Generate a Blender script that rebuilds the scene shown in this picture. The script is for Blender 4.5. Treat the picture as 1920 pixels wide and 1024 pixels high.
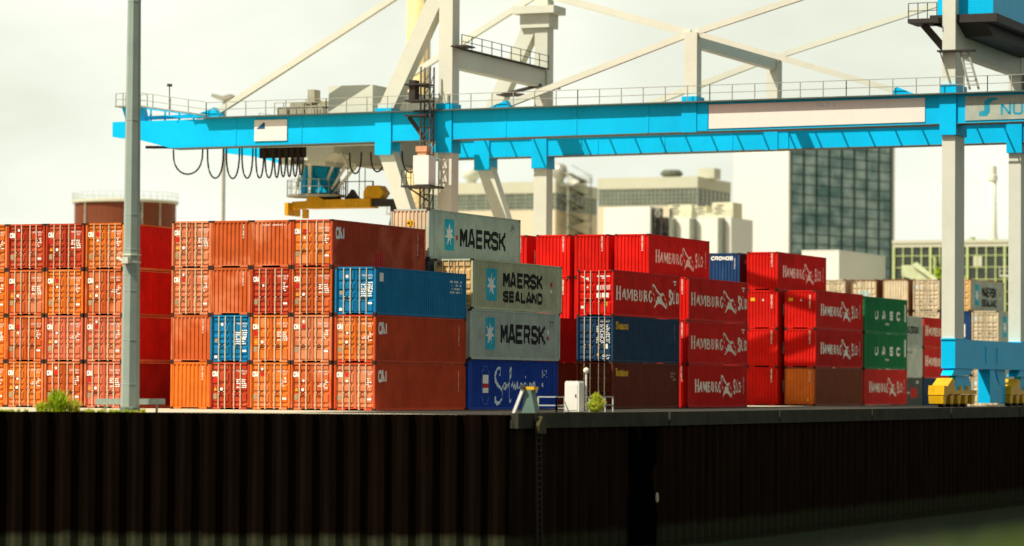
import bpy, bmesh, math, random
from mathutils import Vector, Matrix
random.seed(7)
PI = math.pi
sc = bpy.context.scene
for o in list(bpy.data.objects): bpy.data.objects.remove(o)

# ------------------------------------------------------------------ camera
YAW, PIT, ROL = math.radians(22.786), math.radians(1.908), math.radians(0.39965)
_R = Vector((math.cos(YAW), math.sin(YAW), 0)); _F = Vector((-math.sin(YAW), math.cos(YAW), 0)); _Z = Vector((0, 0, 1))
_fw = _F*math.cos(PIT) + _Z*math.sin(PIT); _up = -_F*math.sin(PIT) + _Z*math.cos(PIT)
_r2 = _R*math.cos(ROL) + _up*math.sin(ROL); _u2 = -_R*math.sin(ROL) + _up*math.cos(ROL)
cd = bpy.data.cameras.new('camera'); cam = bpy.data.objects.new('camera', cd); sc.collection.objects.link(cam)
cam.matrix_world = Matrix(((_r2.x, _u2.x, -_fw.x, 0), (_r2.y, _u2.y, -_fw.y, 0), (_r2.z, _u2.z, -_fw.z, 1.531), (0, 0, 0, 1)))
cd.sensor_width = 36; cd.lens = 36*6218.05/1920; cd.clip_start = 0.5; cd.clip_end = 6000
sc.camera = cam
cd.dof.use_dof = True; cd.dof.focus_distance = 198; cd.dof.aperture_fstop = 0.32      # long lens wide open, focused on the stacks

# ------------------------------------------------------------------ world, sun, exposure
SUN = Vector((-0.45, -0.60, 1.0)).normalized()          # towards the sun
EL = math.asin(SUN.z); AZ = math.atan2(SUN.x, SUN.y)
w = bpy.data.worlds.new('World'); sc.world = w; w.use_nodes = True
nt = w.node_tree; nt.nodes.clear()
out = nt.nodes.new('ShaderNodeOutputWorld'); bg = nt.nodes.new('ShaderNodeBackground')
sky = nt.nodes.new('ShaderNodeTexSky'); sky.sky_type = 'NISHITA'; sky.sun_disc = False
sky.sun_elevation = EL; sky.sun_rotation = AZ; sky.dust_density = 3.0; sky.air_density = 1.2
tc = nt.nodes.new('ShaderNodeTexCoord')
def wn(t): return nt.nodes.new(t)
# a bright bank of thin cloud ahead (towards the yard), thinning to blue behind and to the right
dot = wn('ShaderNodeVectorMath'); dot.operation = 'DOT_PRODUCT'; dot.inputs[1].default_value = Vector((-0.50, 0.80, 0.20)).normalized()
nt.links.new(tc.outputs['Generated'], dot.inputs[0])
mr = wn('ShaderNodeMapRange'); mr.inputs['From Min'].default_value = 0.25; mr.inputs['From Max'].default_value = 0.95
nt.links.new(dot.outputs['Value'], mr.inputs['Value'])
mp = wn('ShaderNodeMapping'); mp.inputs['Scale'].default_value = (1, 1, 2.2)
nt.links.new(tc.outputs['Generated'], mp.inputs['Vector'])
nz = wn('ShaderNodeTexNoise'); nz.inputs['Scale'].default_value = 7.0; nz.inputs['Detail'].default_value = 6; nz.inputs['Roughness'].default_value = 0.5
nt.links.new(mp.outputs['Vector'], nz.inputs['Vector'])
rp = wn('ShaderNodeValToRGB'); rp.color_ramp.elements[0].position = 0.33; rp.color_ramp.elements[1].position = 0.60
rp.color_ramp.elements[0].color = (6.8, 7.1, 6.0, 1); rp.color_ramp.elements[1].color = (9.0, 9.25, 8.1, 1)
nt.links.new(nz.outputs['Fac'], rp.inputs['Fac'])
mx = wn('ShaderNodeMix'); mx.data_type = 'RGBA'
nt.links.new(mr.outputs['Result'], mx.inputs['Factor'])
hz = wn('ShaderNodeMix'); hz.data_type = 'RGBA'; hz.inputs['Factor'].default_value = 0.75; hz.inputs['B'].default_value = (3.9, 3.8, 3.1, 1)   # hazy grey cover over the rest of the sky
nt.links.new(sky.outputs['Color'], hz.inputs['A']); nt.links.new(hz.outputs['Result'], mx.inputs['A']); nt.links.new(rp.outputs['Color'], mx.inputs['B'])
nt.links.new(mx.outputs['Result'], bg.inputs['Color']); bg.inputs['Strength'].default_value = 0.10
nt.links.new(bg.outputs['Background'], out.inputs['Surface'])
sl = bpy.data.lights.new('sun', 'SUN'); sl.energy = 5.0; sl.angle = math.radians(0.5); sl.color = (1.0, 0.93, 0.80)
so = bpy.data.objects.new('sun', sl); sc.collection.objects.link(so)
so.rotation_euler = SUN.to_track_quat('Z', 'Y').to_euler(); so.location = (0, 0, 80)
sc.view_settings.view_transform = 'Standard'; sc.view_settings.look = 'None'
sc.view_settings.exposure = 0.22; sc.view_settings.gamma = 1.0; sc.view_settings.use_curve_mapping = False
try:
    sc.cycles.max_bounces = 6; sc.cycles.diffuse_bounces = 3; sc.cycles.glossy_bounces = 3; sc.cycles.transparent_max_bounces = 8
    sc.cycles.use_denoising = True
except Exception: pass

# ------------------------------------------------------------------ materials
MATS = {}
def paint(name, rgb, rough=0.65, var=0.18, dirt=0.25, dirtcol=(0.09, 0.045, 0.025), metal=0.0, spec=0.12, streak=True, rnd=0.10, scale=0.9, bump=0.0, chips=0.0, fade=None):
    if name in MATS: return MATS[name]
    m = bpy.data.materials.new(name); m.use_nodes = True; t = m.node_tree; n = t.nodes; L = t.links
    b = n['Principled BSDF']
    b.inputs['Roughness'].default_value = rough; b.inputs['Metallic'].default_value = metal; b.inputs['Specular IOR Level'].default_value = spec
    co = n.new('ShaderNodeTexCoord'); oi = n.new('ShaderNodeObjectInfo')
    w4 = n.new('ShaderNodeMath'); w4.operation = 'MULTIPLY'; w4.inputs[1].default_value = 37.0; L.new(oi.outputs['Random'], w4.inputs[0])
    n1 = n.new('ShaderNodeTexNoise'); n1.noise_dimensions = '4D'; n1.inputs['Scale'].default_value = scale; n1.inputs['Detail'].default_value = 6; n1.inputs['Roughness'].default_value = 0.62
    L.new(co.outputs['Object'], n1.inputs['Vector']); L.new(w4.outputs[0], n1.inputs['W'])
    # value wobble
    r1 = n.new('ShaderNodeMapRange'); r1.inputs['From Min'].default_value = 0.3; r1.inputs['From Max'].default_value = 0.7
    r1.inputs['To Min'].default_value = 1 - var; r1.inputs['To Max'].default_value = 1 + var; L.new(n1.outputs['Fac'], r1.inputs['Value'])
    r2 = n.new('ShaderNodeMapRange'); r2.inputs['To Min'].default_value = 1 - rnd; r2.inputs['To Max'].default_value = 1 + rnd; L.new(oi.outputs['Random'], r2.inputs['Value'])
    mu = n.new('ShaderNodeMath'); mu.operation = 'MULTIPLY'; L.new(r1.outputs[0], mu.inputs[0]); L.new(r2.outputs[0], mu.inputs[1])
    hs = n.new('ShaderNodeHueSaturation'); hs.inputs['Color'].default_value = (*rgb, 1); L.new(mu.outputs[0], hs.inputs['Value'])
    # vertical streaks of dirt and rust
    mp = n.new('ShaderNodeMapping'); mp.inputs['Scale'].default_value = (5, 5, 0.30) if streak else (2, 2, 2)
    L.new(co.outputs['Object'], mp.inputs['Vector'])
    n2 = n.new('ShaderNodeTexNoise'); n2.noise_dimensions = '4D'; n2.inputs['Scale'].default_value = 1.3; n2.inputs['Detail'].default_value = 7; n2.inputs['Roughness'].default_value = 0.68
    L.new(mp.outputs[0], n2.inputs['Vector']); L.new(w4.outputs[0], n2.inputs['W'])
    r3 = n.new('ShaderNodeMapRange'); r3.inputs['From Min'].default_value = 0.52; r3.inputs['From Max'].default_value = 0.78; r3.inputs['To Max'].default_value = dirt
    L.new(n2.outputs['Fac'], r3.inputs['Value'])
    mxx = n.new('ShaderNodeMix'); mxx.data_type = 'RGBA'; L.new(r3.outputs[0], mxx.inputs['Factor'])
    L.new(hs.outputs['Color'], mxx.inputs['A']); mxx.inputs['B'].default_value = (*dirtcol, 1)
    if chips:
        n3 = n.new('ShaderNodeTexNoise'); n3.noise_dimensions = '4D'; n3.inputs['Scale'].default_value = 2.6; n3.inputs['Detail'].default_value = 8; n3.inputs['Roughness'].default_value = 0.72
        L.new(co.outputs['Object'], n3.inputs['Vector']); L.new(w4.outputs[0], n3.inputs['W'])
        r4 = n.new('ShaderNodeMapRange'); r4.inputs['From Min'].default_value = 0.64; r4.inputs['From Max'].default_value = 0.70; r4.inputs['To Max'].default_value = chips; L.new(n3.outputs['Fac'], r4.inputs['Value'])
        # faded repainted areas, large and soft-edged
        n5 = n.new('ShaderNodeTexNoise'); n5.noise_dimensions = '4D'; n5.inputs['Scale'].default_value = 0.45; n5.inputs['Detail'].default_value = 3; L.new(co.outputs['Object'], n5.inputs['Vector']); L.new(w4.outputs[0], n5.inputs['W'])
        r5 = n.new('ShaderNodeMapRange'); r5.inputs['From Min'].default_value = 0.50; r5.inputs['From Max'].default_value = 0.62; r5.inputs['To Max'].default_value = 0.55 if fade else 0.3; L.new(n5.outputs['Fac'], r5.inputs['Value'])
        m5 = n.new('ShaderNodeMix'); m5.data_type = 'RGBA'; L.new(r5.outputs[0], m5.inputs['Factor']); L.new(mxx.outputs['Result'], m5.inputs['A']); m5.inputs['B'].default_value = (*(fade or [min(0.8, c*1.10+0.010) for c in rgb]), 1)
        m4 = n.new('ShaderNodeMix'); m4.data_type = 'RGBA'; L.new(r4.outputs[0], m4.inputs['Factor']); L.new(m5.outputs['Result'], m4.inputs['A']); m4.inputs['B'].default_value = (0.075, 0.028, 0.014, 1); mxx = m4
    L.new(mxx.outputs['Result'], b.inputs['Base Color'])
    if bump:
        bp = n.new('ShaderNodeBump'); bp.inputs['Strength'].default_value = bump; bp.inputs['Distance'].default_value = 0.05
        L.new(n1.outputs['Fac'], bp.inputs['Height']); L.new(bp.outputs[0], b.inputs['Normal'])
    MATS[name] = m; return m

C_ORANGE = paint('orange_paint', (0.54, 0.104, 0.022), dirt=0.45, dirtcol=(0.16, 0.03, 0.012), chips=0.7, fade=(0.70, 0.27, 0.13))
C_PALE = paint('faded_orange_paint', (0.60, 0.19, 0.080), dirt=0.5, dirtcol=(0.30, 0.05, 0.02), chips=0.7, fade=(0.70, 0.27, 0.13))
C_AMBER = paint('amber_paint', (0.66, 0.165, 0.022), dirt=0.5, dirtcol=(0.30, 0.05, 0.012), chips=0.7, fade=(0.70, 0.27, 0.13))
C_BRICK = paint('brick_red_paint', (0.44, 0.044, 0.013), dirt=0.4, dirtcol=(0.14, 0.02, 0.012), chips=0.7, fade=(0.55, 0.12, 0.05))
C_PINK = paint('bleached_red_paint', (0.60, 0.15, 0.075), dirt=0.55, dirtcol=(0.34, 0.06, 0.03), chips=0.7, fade=(0.70, 0.27, 0.13))
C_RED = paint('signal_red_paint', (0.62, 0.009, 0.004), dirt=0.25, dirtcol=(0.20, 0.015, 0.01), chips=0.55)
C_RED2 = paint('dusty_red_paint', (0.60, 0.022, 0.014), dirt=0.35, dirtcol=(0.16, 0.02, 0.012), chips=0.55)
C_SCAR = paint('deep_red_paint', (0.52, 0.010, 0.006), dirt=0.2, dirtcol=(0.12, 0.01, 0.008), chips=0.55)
C_SIDE = paint('shaded_side_red_paint', (0.52, 0.060, 0.015), dirt=0.4, dirtcol=(0.2, 0.03, 0.012), chips=0.5)  # redder, darker copy of the orange for sides, their shade painted in
C_DARKR = paint('maroon_red_paint', (0.34, 0.010, 0.006), dirt=0.2, dirtcol=(0.12, 0.01, 0.008), chips=0.55)
C_BLUE = paint('azure_paint', (0.005, 0.17, 0.36), dirt=0.35, dirtcol=(0.03, 0.10, 0.16), chips=0.55)
C_NAVY = paint('navy_paint', (0.016, 0.050, 0.105), dirt=0.25, dirtcol=(0.04, 0.05, 0.06), chips=0.55)
C_ROYAL = paint('royal_blue_paint', (0.004, 0.050, 0.36), dirt=0.2, dirtcol=(0.01, 0.04, 0.12), chips=0.55)
C_CROB = paint('steel_blue_paint', (0.014, 0.055, 0.16), dirt=0.3, dirtcol=(0.15, 0.17, 0.2), chips=0.55)
C_MGREY = paint('grey_paint', (0.40, 0.47, 0.41), dirt=0.22, dirtcol=(0.10, 0.10, 0.06), chips=0.55)
C_MOLIVE = paint('olive_grey_paint', (0.45, 0.49, 0.32), dirt=0.62, dirtcol=(0.08, 0.06, 0.025), chips=0.55)
C_MPALE = paint('pale_grey_paint', (0.55, 0.60, 0.52), dirt=0.2, dirtcol=(0.2, 0.2, 0.15), chips=0.55)
C_BEIGE = paint('weathered_cream_paint', (0.58, 0.50, 0.34), dirt=0.65, dirtcol=(0.16, 0.07, 0.025), chips=0.55)
C_RUSTY = paint('rusty_cream_paint', (0.62, 0.40, 0.16), dirt=0.9, dirtcol=(0.15, 0.055, 0.02), chips=0.55)
C_GREEN = paint('dark_green_paint', (0.006, 0.19, 0.060), dirt=0.2, dirtcol=(0.004, 0.09, 0.04), chips=0.55)
C_BROWN = paint('brown_paint', (0.14, 0.026, 0.010), dirt=0.3, dirtcol=(0.06, 0.02, 0.012), chips=0.55)
C_TANOR = paint('tan_orange_paint', (0.70, 0.17, 0.020), dirt=0.35, dirtcol=(0.3, 0.06, 0.015), chips=0.55)
C_CHAR = paint('charcoal_paint', (0.085, 0.105, 0.10), dirt=0.3, dirtcol=(0.05, 0.04, 0.03), chips=0.55)
M_CAST = paint('dark_casting_steel', (0.045, 0.022, 0.015), rough=0.7)
M_BAR = paint('galvanised_bar', (0.74, 0.66, 0.48), rough=0.4, dirt=0.3, dirtcol=(0.3, 0.14, 0.05), metal=0.2)
M_WHITE = paint('white_lettering', (0.88, 0.87, 0.80), rough=0.5, var=0.06, dirt=0.2, dirtcol=(0.5, 0.35, 0.3))
M_CREAMW = paint('cream_lettering', (0.90, 0.84, 0.68), rough=0.5, var=0.06, dirt=0.15, dirtcol=(0.6, 0.2, 0.15))
M_BLACK = paint('black_lettering', (0.012, 0.016, 0.014), rough=0.6, var=0.1, dirt=0.1, dirtcol=(0.1, 0.1, 0.09))
M_YEL = paint('yellow_marking', (0.75, 0.42, 0.02), rough=0.5, dirt=0.1)
M_REDST = paint('red_sticker', (0.55, 0.02, 0.012), rough=0.5, dirt=0.1)
M_CYANM = paint('cyan_marking', (0.015, 0.44, 0.62), rough=0.5, dirt=0.12, dirtcol=(0.1, 0.3, 0.3))
M_SKYST = paint('pale_blue_sticker', (0.36, 0.66, 0.70), rough=0.5, dirt=0.1)
# crane and the rest
M_CYAN = paint('crane_cyan', (0.001, 0.50, 0.86), rough=0.45, dirt=0.30, dirtcol=(0.015, 0.26, 0.46), var=0.10, scale=0.22, rnd=0.02)
M_CREAM = paint('crane_cream', (0.66, 0.67, 0.56), rough=0.5, dirt=0.22, dirtcol=(0.42, 0.38, 0.27), var=0.06, scale=0.25, rnd=0.03, streak=False)
M_CRGREY = paint('crane_grey', (0.30, 0.30, 0.24), rough=0.6, var=0.1)
M_WALKW = paint('walkway_steel', (0.10, 0.14, 0.12), rough=0.6)
M_DARKST = paint('dark_steel', (0.05, 0.045, 0.04), rough=0.6)
M_CABLE = paint('black_cable', (0.035, 0.028, 0.022), rough=0.7)
M_YELLOW = paint('machine_yellow', (0.78, 0.44, 0.008), rough=0.45, dirt=0.4, dirtcol=(0.15, 0.06, 0.01))
M_SPREAD = paint('spreader_yellow', (0.66, 0.33, 0.010), rough=0.5, dirt=0.5, dirtcol=(0.10, 0.04, 0.01))
M_SIGN = paint('sign_white', (0.80, 0.78, 0.70), rough=0.4, dirt=0.08, var=0.03, rnd=0.02)
M_MASTYEL = paint('ochre_cream_paint', (0.72, 0.56, 0.26), rough=0.5, dirt=0.3, dirtcol=(0.5, 0.3, 0.1))
M_RAIL = paint('railing_grey', (0.34, 0.34, 0.28), rough=0.6)
M_POLE = paint('grey_green_mast_paint', (0.33, 0.39, 0.33), rough=0.45, dirt=0.25, dirtcol=(0.17, 0.22, 0.16), var=0.08)
M_CONC = paint('pale_concrete', (0.52, 0.46, 0.33), rough=0.9, dirt=0.4, dirtcol=(0.2, 0.17, 0.10), streak=False, scale=0.25, rnd=0, bump=0.3)
M_CAP = paint('weathered_concrete_cap', (0.045, 0.046, 0.030), rough=0.9, dirt=0.6, dirtcol=(0.09, 0.09, 0.06), var=0.3, rnd=0.1, bump=0.3)
M_WALLW = paint('white_cladding', (0.74, 0.75, 0.68), rough=0.6, dirt=0.06, var=0.03, scale=0.15, rnd=0.02, dirtcol=(0.5, 0.5, 0.4))
M_WALLC = paint('cream_cladding', (0.66, 0.58, 0.42), rough=0.7, dirt=0.15, var=0.05, scale=0.2, rnd=0.02, dirtcol=(0.4, 0.33, 0.2))
M_PARA = paint('pale_green_parapet', (0.55, 0.55, 0.42), rough=0.7, dirt=0.2, var=0.05, scale=0.2, rnd=0.02, dirtcol=(0.4, 0.38, 0.28))
M_GLAZE = paint('dusty_glazing', (0.17, 0.205, 0.155), rough=0.18, spec=0.5, dirt=0.35, dirtcol=(0.20, 0.23, 0.16), var=0.3, scale=0.5, rnd=0.1)
M_DGLAZE = paint('dark_glazing', (0.045, 0.055, 0.045), rough=0.15, spec=0.5, dirt=0.2, var=0.3)
M_MULL = paint('pale_mullion', (0.42, 0.44, 0.35), rough=0.6)
M_GMULL = paint('green_mullion', (0.46, 0.54, 0.24), rough=0.6)
M_TMULL = paint('teal_mullion', (0.035, 0.075, 0.070), rough=0.4)
M_TANK = paint('brown_tank_paint', (0.17, 0.048, 0.022), rough=0.55, dirt=0.5, dirtcol=(0.06, 0.03, 0.022), var=0.15, scale=0.2, rnd=0)
M_DUCT = paint('dark_grey_duct', (0.13, 0.14, 0.10), rough=0.6, dirt=0.2)
M_SILVER = paint('silver_duct', (0.42, 0.40, 0.33), rough=0.4, metal=0.4)
def leafmat(name, c):
    m = paint(name, c, rough=0.6, dirt=0, var=0.3, rnd=0.1); t = m.node_tree; b = t.nodes['Principled BSDF']; tl = t.nodes.new('ShaderNodeBsdfTranslucent'); tl.inputs[0].default_value = (*[min(1, v*1.3) for v in c], 1)
    mx = t.nodes.new('ShaderNodeMixShader'); mx.inputs[0].default_value = 0.45; t.links.new(b.outputs[0], mx.inputs[1]); t.links.new(tl.outputs[0], mx.inputs[2]); t.links.new(mx.outputs[0], t.nodes['Material Output'].inputs[0]); return m
M_LEAF = [leafmat('leaf_%s' % k, c) for k, c in (('light', (0.40, 0.50, 0.025)), ('mid', (0.26, 0.37, 0.02)), ('dry', (0.52, 0.46, 0.08)), ('dark', (0.05, 0.10, 0.02)))]
M_BARK = paint('bark', (0.09, 0.06, 0.035), rough=0.9)

def mat_simple(name, build):
    m = bpy.data.materials.new(name); m.use_nodes = True; build(m.node_tree, m.node_tree.nodes, m.node_tree.links, m.node_tree.nodes['Principled BSDF']); return m
def _pile(t, n, L, b, lo=(0.0046, 0.0028, 0.0017), hi=(0.0074, 0.0041, 0.0024)):      # tarred sheet piling, vignette darkness put into its colour; grey-green tide mark at foot
    co = n.new('ShaderNodeTexCoord'); sp = n.new('ShaderNodeSeparateXYZ'); L.new(co.outputs['Object'], sp.inputs[0])
    nz = n.new('ShaderNodeTexNoise'); nz.inputs['Scale'].default_value = 1.1; nz.inputs['Detail'].default_value = 5; L.new(co.outputs['Object'], nz.inputs['Vector'])
    ad = n.new('ShaderNodeMath'); ad.operation = 'MULTIPLY_ADD'; ad.inputs[1].default_value = 0.5; L.new(nz.outputs['Fac'], ad.inputs[0]); L.new(sp.outputs['Z'], ad.inputs[2])
    r = n.new('ShaderNodeMapRange'); r.inputs['From Min'].default_value = -5.45; r.inputs['From Max'].default_value = -5.85; L.new(ad.outputs[0], r.inputs['Value'])
    mp = n.new('ShaderNodeMapping'); mp.inputs['Scale'].default_value = (2.5, 2.5, 0.2); L.new(co.outputs['Object'], mp.inputs[0])
    n2 = n.new('ShaderNodeTexNoise'); n2.inputs['Scale'].default_value = 1.0; n2.inputs['Detail'].default_value = 6; L.new(mp.outputs[0], n2.inputs['Vector'])
    cr = n.new('ShaderNodeValToRGB'); cr.color_ramp.elements[0].color = (*lo, 1); cr.color_ramp.elements[1].color = (*hi, 1)
    cr.color_ramp.elements[0].position = 0.35; cr.color_ramp.elements[1].position = 0.7; L.new(n2.outputs['Fac'], cr.inputs[0])
    mx = n.new('ShaderNodeMix'); mx.data_type = 'RGBA'; L.new(r.outputs[0], mx.inputs['Factor']); L.new(cr.outputs[0], mx.inputs['A']); mx.inputs['B'].default_value = (0.036, 0.038, 0.020, 1)
    L.new(mx.outputs['Result'], b.inputs['Base Color']); b.inputs['Roughness'].default_value = 0.9; b.inputs['Specular IOR Level'].default_value = 0.0
M_PILE = mat_simple('vignetted_tarred_piling', _pile)
M_PILE2 = mat_simple('shade_lifted_piling', lambda t, n, L, b: _pile(t, n, L, b, (0.013, 0.0080, 0.0048), (0.026, 0.0145, 0.0080)))  # same piling, colour lightened to offset the shade on the right wall
def _water(t, n, L, b):
    b.inputs['Base Color'].default_value = (0.010, 0.016, 0.008, 1); b.inputs['Roughness'].default_value = 0.12; b.inputs['Specular IOR Level'].default_value = 0.5
    co = n.new('ShaderNodeTexCoord'); nz = n.new('ShaderNodeTexNoise'); nz.inputs['Scale'].default_value = 0.9; nz.inputs['Detail'].default_value = 6
    L.new(co.outputs['Object'], nz.inputs['Vector']); bp = n.new('ShaderNodeBump'); bp.inputs['Strength'].default_value = 0.35; bp.inputs['Distance'].default_value = 0.12
    L.new(nz.outputs['Fac'], bp.inputs['Height']); L.new(bp.outputs[0], b.inputs['Normal'])
M_WATER = mat_simple('harbour_water', _water)
def _glass(t, n, L, b):
    # tinted curtain-wall glass: partly see-through, partly mirror
    o = n['Material Output']; tr = n.new('ShaderNodeBsdfTransparent'); tr.inputs[0].default_value = (0.58, 0.76, 0.70, 1)
    co = n.new('ShaderNodeTexCoord'); mp = n.new('ShaderNodeMapping'); mp.inputs['Scale'].default_value = (0.33, 0.33, 0.55); L.new(co.outputs['Object'], mp.inputs[0])
    vo = n.new('ShaderNodeTexNoise'); vo.inputs['Scale'].default_value = 0.8; vo.inputs['Detail'].default_value = 4; L.new(mp.outputs[0], vo.inputs['Vector'])
    cr = n.new('ShaderNodeValToRGB'); cr.color_ramp.elements[0].position = 0.36; cr.color_ramp.elements[1].position = 0.66; cr.color_ramp.elements[0].color = (0.20, 0.36, 0.34, 1); cr.color_ramp.elements[1].color = (0.72, 0.86, 0.80, 1)  # lighter patches painted in for reflections and blinds
    L.new(vo.outputs['Fac'], cr.inputs[0]); L.new(cr.outputs[0], b.inputs['Base Color']); b.inputs['Roughness'].default_value = 0.07; b.inputs['Metallic'].default_value = 0.7
    mx = n.new('ShaderNodeMixShader'); mx.inputs[0].default_value = 0.62; L.new(b.outputs[0], mx.inputs[2]); L.new(tr.outputs[0], mx.inputs[1]); L.new(mx.outputs[0], o.inputs[0])
M_GLASS = mat_simple('tinted_glass', _glass)

# ------------------------------------------------------------------ mesh helpers
class MB:
    def __init__(s): s.v = []; s.f = []; s.m = []; s.mi = 0
    def add(s, vs, fs):
        b = len(s.v); s.v += [tuple(v) for v in vs]
        for f in fs: s.f.append(tuple(i+b for i in f)); s.m.append(s.mi)
        return s
    def box(s, x0, x1, y0, y1, z0, z1):
        return s.add([(x, y, z) for z in (z0, z1) for y in (y0, y1) for x in (x0, x1)],
                     [(0, 2, 3, 1), (4, 5, 7, 6), (0, 1, 5, 4), (2, 6, 7, 3), (0, 4, 6, 2), (1, 3, 7, 5)])
    def beam(s, p, q, w, h, w2=None, h2=None, up=(0, 0, 1)):     # rectangular bar from p to q
        p = Vector(p); q = Vector(q); d = (q-p).normalized(); u = Vector(up)
        if abs(d.dot(u)) > 0.98: u = Vector((0, 1, 0))
        a = d.cross(u).normalized(); b = a.cross(d).normalized(); w2 = w if w2 is None else w2; h2 = h if h2 is None else h2
        vs = [p + a*sx*w/2 + b*sz*h/2 for sx, sz in ((-1, -1), (1, -1), (1, 1), (-1, 1))] + [q + a*sx*w2/2 + b*sz*h2/2 for sx, sz in ((-1, -1), (1, -1), (1, 1), (-1, 1))]
        return s.add(vs, [(0, 3, 2, 1), (4, 5, 6, 7), (0, 1, 5, 4), (1, 2, 6, 5), (2, 3, 7, 6), (3, 0, 4, 7)])
    def tube(s, pts, r, n=8, r2=None):
        pts = [Vector(p) for p in pts]; k = len(pts); rings = []
        for i, p in enumerate(pts):
            d = (pts[min(i+1, k-1)] - pts[max(i-1, 0)]).normalized()
            u = Vector((0, 0, 1)) if abs(d.z) < 0.95 else Vector((0, 1, 0))
            a = d.cross(u).normalized(); b = a.cross(d)
            rr = r if r2 is None else r + (r2-r)*i/max(1, k-1)
            rings.append([p + (a*math.cos(2*PI*j/n+PI/n) + b*math.sin(2*PI*j/n+PI/n))*rr for j in range(n)])
        vs = [v for R_ in rings for v in R_]; fs = []
        for i in range(k-1):
            for j in range(n): fs.append((i*n+j, i*n+(j+1) % n, (i+1)*n+(j+1) % n, (i+1)*n+j))
        fs.append(tuple(reversed(range(n)))); fs.append(tuple((k-1)*n+j for j in range(n)))
        return s.add(vs, fs)
    def lathe(s, c, prof, n=24):     # prof: (r, z) from bottom to top
        vs = []; fs = []
        for r, z in prof:
            for j in range(n): vs.append((c[0]+r*math.cos(2*PI*j/n), c[1]+r*math.sin(2*PI*j/n), c[2]+z))
        for i in range(len(prof)-1):
            for j in range(n): fs.append((i*n+j, i*n+(j+1) % n, (i+1)*n+(j+1) % n, (i+1)*n+j))
        fs.append(tuple(reversed(range(n)))); fs.append(tuple((len(prof)-1)*n+j for j in range(n)))
        return s.add(vs, fs)
    def prism(s, poly, y0, y1):      # poly in (x, z), extruded along y
        n = len(poly)
        return s.add([(x, y0, z) for x, z in poly] + [(x, y1, z) for x, z in poly],
                     [tuple(range(n)), tuple(reversed(range(n, 2*n)))] + [(i, i+n, (i+1) % n + n, (i+1) % n) for i in range(n)])
    def prismx(s, poly, x0, x1):     # poly in (y, z), extruded along x
        n = len(poly)
        return s.add([(x0, y, z) for y, z in poly] + [(x1, y, z) for y, z in poly],
                     [tuple(range(n)), tuple(reversed(range(n, 2*n)))] + [(i, i+n, (i+1) % n + n, (i+1) % n) for i in range(n)])
    def prismz(s, poly, z0, z1):
        n = len(poly)
        return s.add([(x, y, z0) for x, y in poly] + [(x, y, z1) for x, y in poly],
                     [tuple(reversed(range(n))), tuple(range(n, 2*n))] + [(i, (i+1) % n, (i+1) % n + n, i+n) for i in range(n)])
    def mesh(s, name, mats, off=(0, 0, 0), smooth=False):
        me = bpy.data.meshes.new(name); ox, oy, oz = off
        me.from_pydata([(x-ox, y-oy, z-oz) for x, y, z in s.v], [], s.f)
        for m in (mats if isinstance(mats, (list, tuple)) else [mats]): me.materials.append(m)
        me.polygons.foreach_set('material_index', s.m)
        bm = bmesh.new(); bm.from_mesh(me); bmesh.ops.recalc_face_normals(bm, faces=bm.faces); bm.to_mesh(me); bm.free()
        if smooth: me.polygons.foreach_set('use_smooth', [True]*len(me.polygons))
        me.update(); return me

COL = sc.collection
def link(name, me, parent=None, mat=None):
    o = bpy.data.objects.new(name, me); COL.objects.link(o)
    if parent: o.parent = parent
    if mat:
        for i, m in enumerate(mat if isinstance(mat, (list, tuple)) else [mat]):
            o.material_slots[i].link = 'OBJECT'; o.material_slots[i].material = m
    return o
def tag(o, label=None, cat=None, group=None, kind=None):
    if label: o['label'] = label
    if cat: o['category'] = cat
    if group: o['group'] = group
    if kind: o['kind'] = kind
    return o
def thing(name, label, cat, loc=(0, 0, 0), group=None):
    o = bpy.data.objects.new(name, None); COL.objects.link(o); o.location = loc; o.empty_display_size = 0.5
    return tag(o, label, cat, group)
def root_loc(p):
    while p.parent: p = p.parent
    return p.location
def part(name, mb, mats, parent, smooth=False, label=None):      # mesh given in world metres
    o = link(name, mb.mesh(name, mats, root_loc(parent), smooth), parent)
    if label: o['label'] = label
    return o
def solo(name, mb, mats, label, cat, loc, group=None, smooth=False):
    o = link(name, mb.mesh(name, mats, loc, smooth)); o.location = loc
    return tag(o, label, cat, group)
def struct(name, mb, mats):
    return tag(link(name, mb.mesh(name, mats)), kind='structure')

# ------------------------------------------------------------------ lettering
def stroke(pts, w, closed=False):
    """mitred band along a polyline; returns list of quads (2-D)"""
    P = [Vector(p) for p in pts]; n = len(P); Lf = []; Rt = []
    for i in range(n):
        a = P[i-1] if (i or closed) else None; b = P[(i+1) % n] if (i < n-1 or closed) else None
        d1 = (P[i]-a).normalized() if a is not None else None; d2 = (b-P[i]).normalized() if b is not None else None
        if d1 is None: d1 = d2
        if d2 is None: d2 = d1
        nn = Vector((-(d1+d2).y, (d1+d2).x))
        if nn.length < 1e-6: nn = Vector((-d1.y, d1.x))
        nn.normalize(); c = max(0.45, nn.dot(Vector((-d1.y, d1.x)))); ww = w[i] if isinstance(w, (list, tuple)) else w
        Lf.append(P[i]+nn*ww/2/c); Rt.append(P[i]-nn*ww/2/c)
    rng = range(n if closed else n-1)
    return [[Lf[i], Rt[i], Rt[(i+1) % n], Lf[(i+1) % n]] for i in rng]
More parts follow.
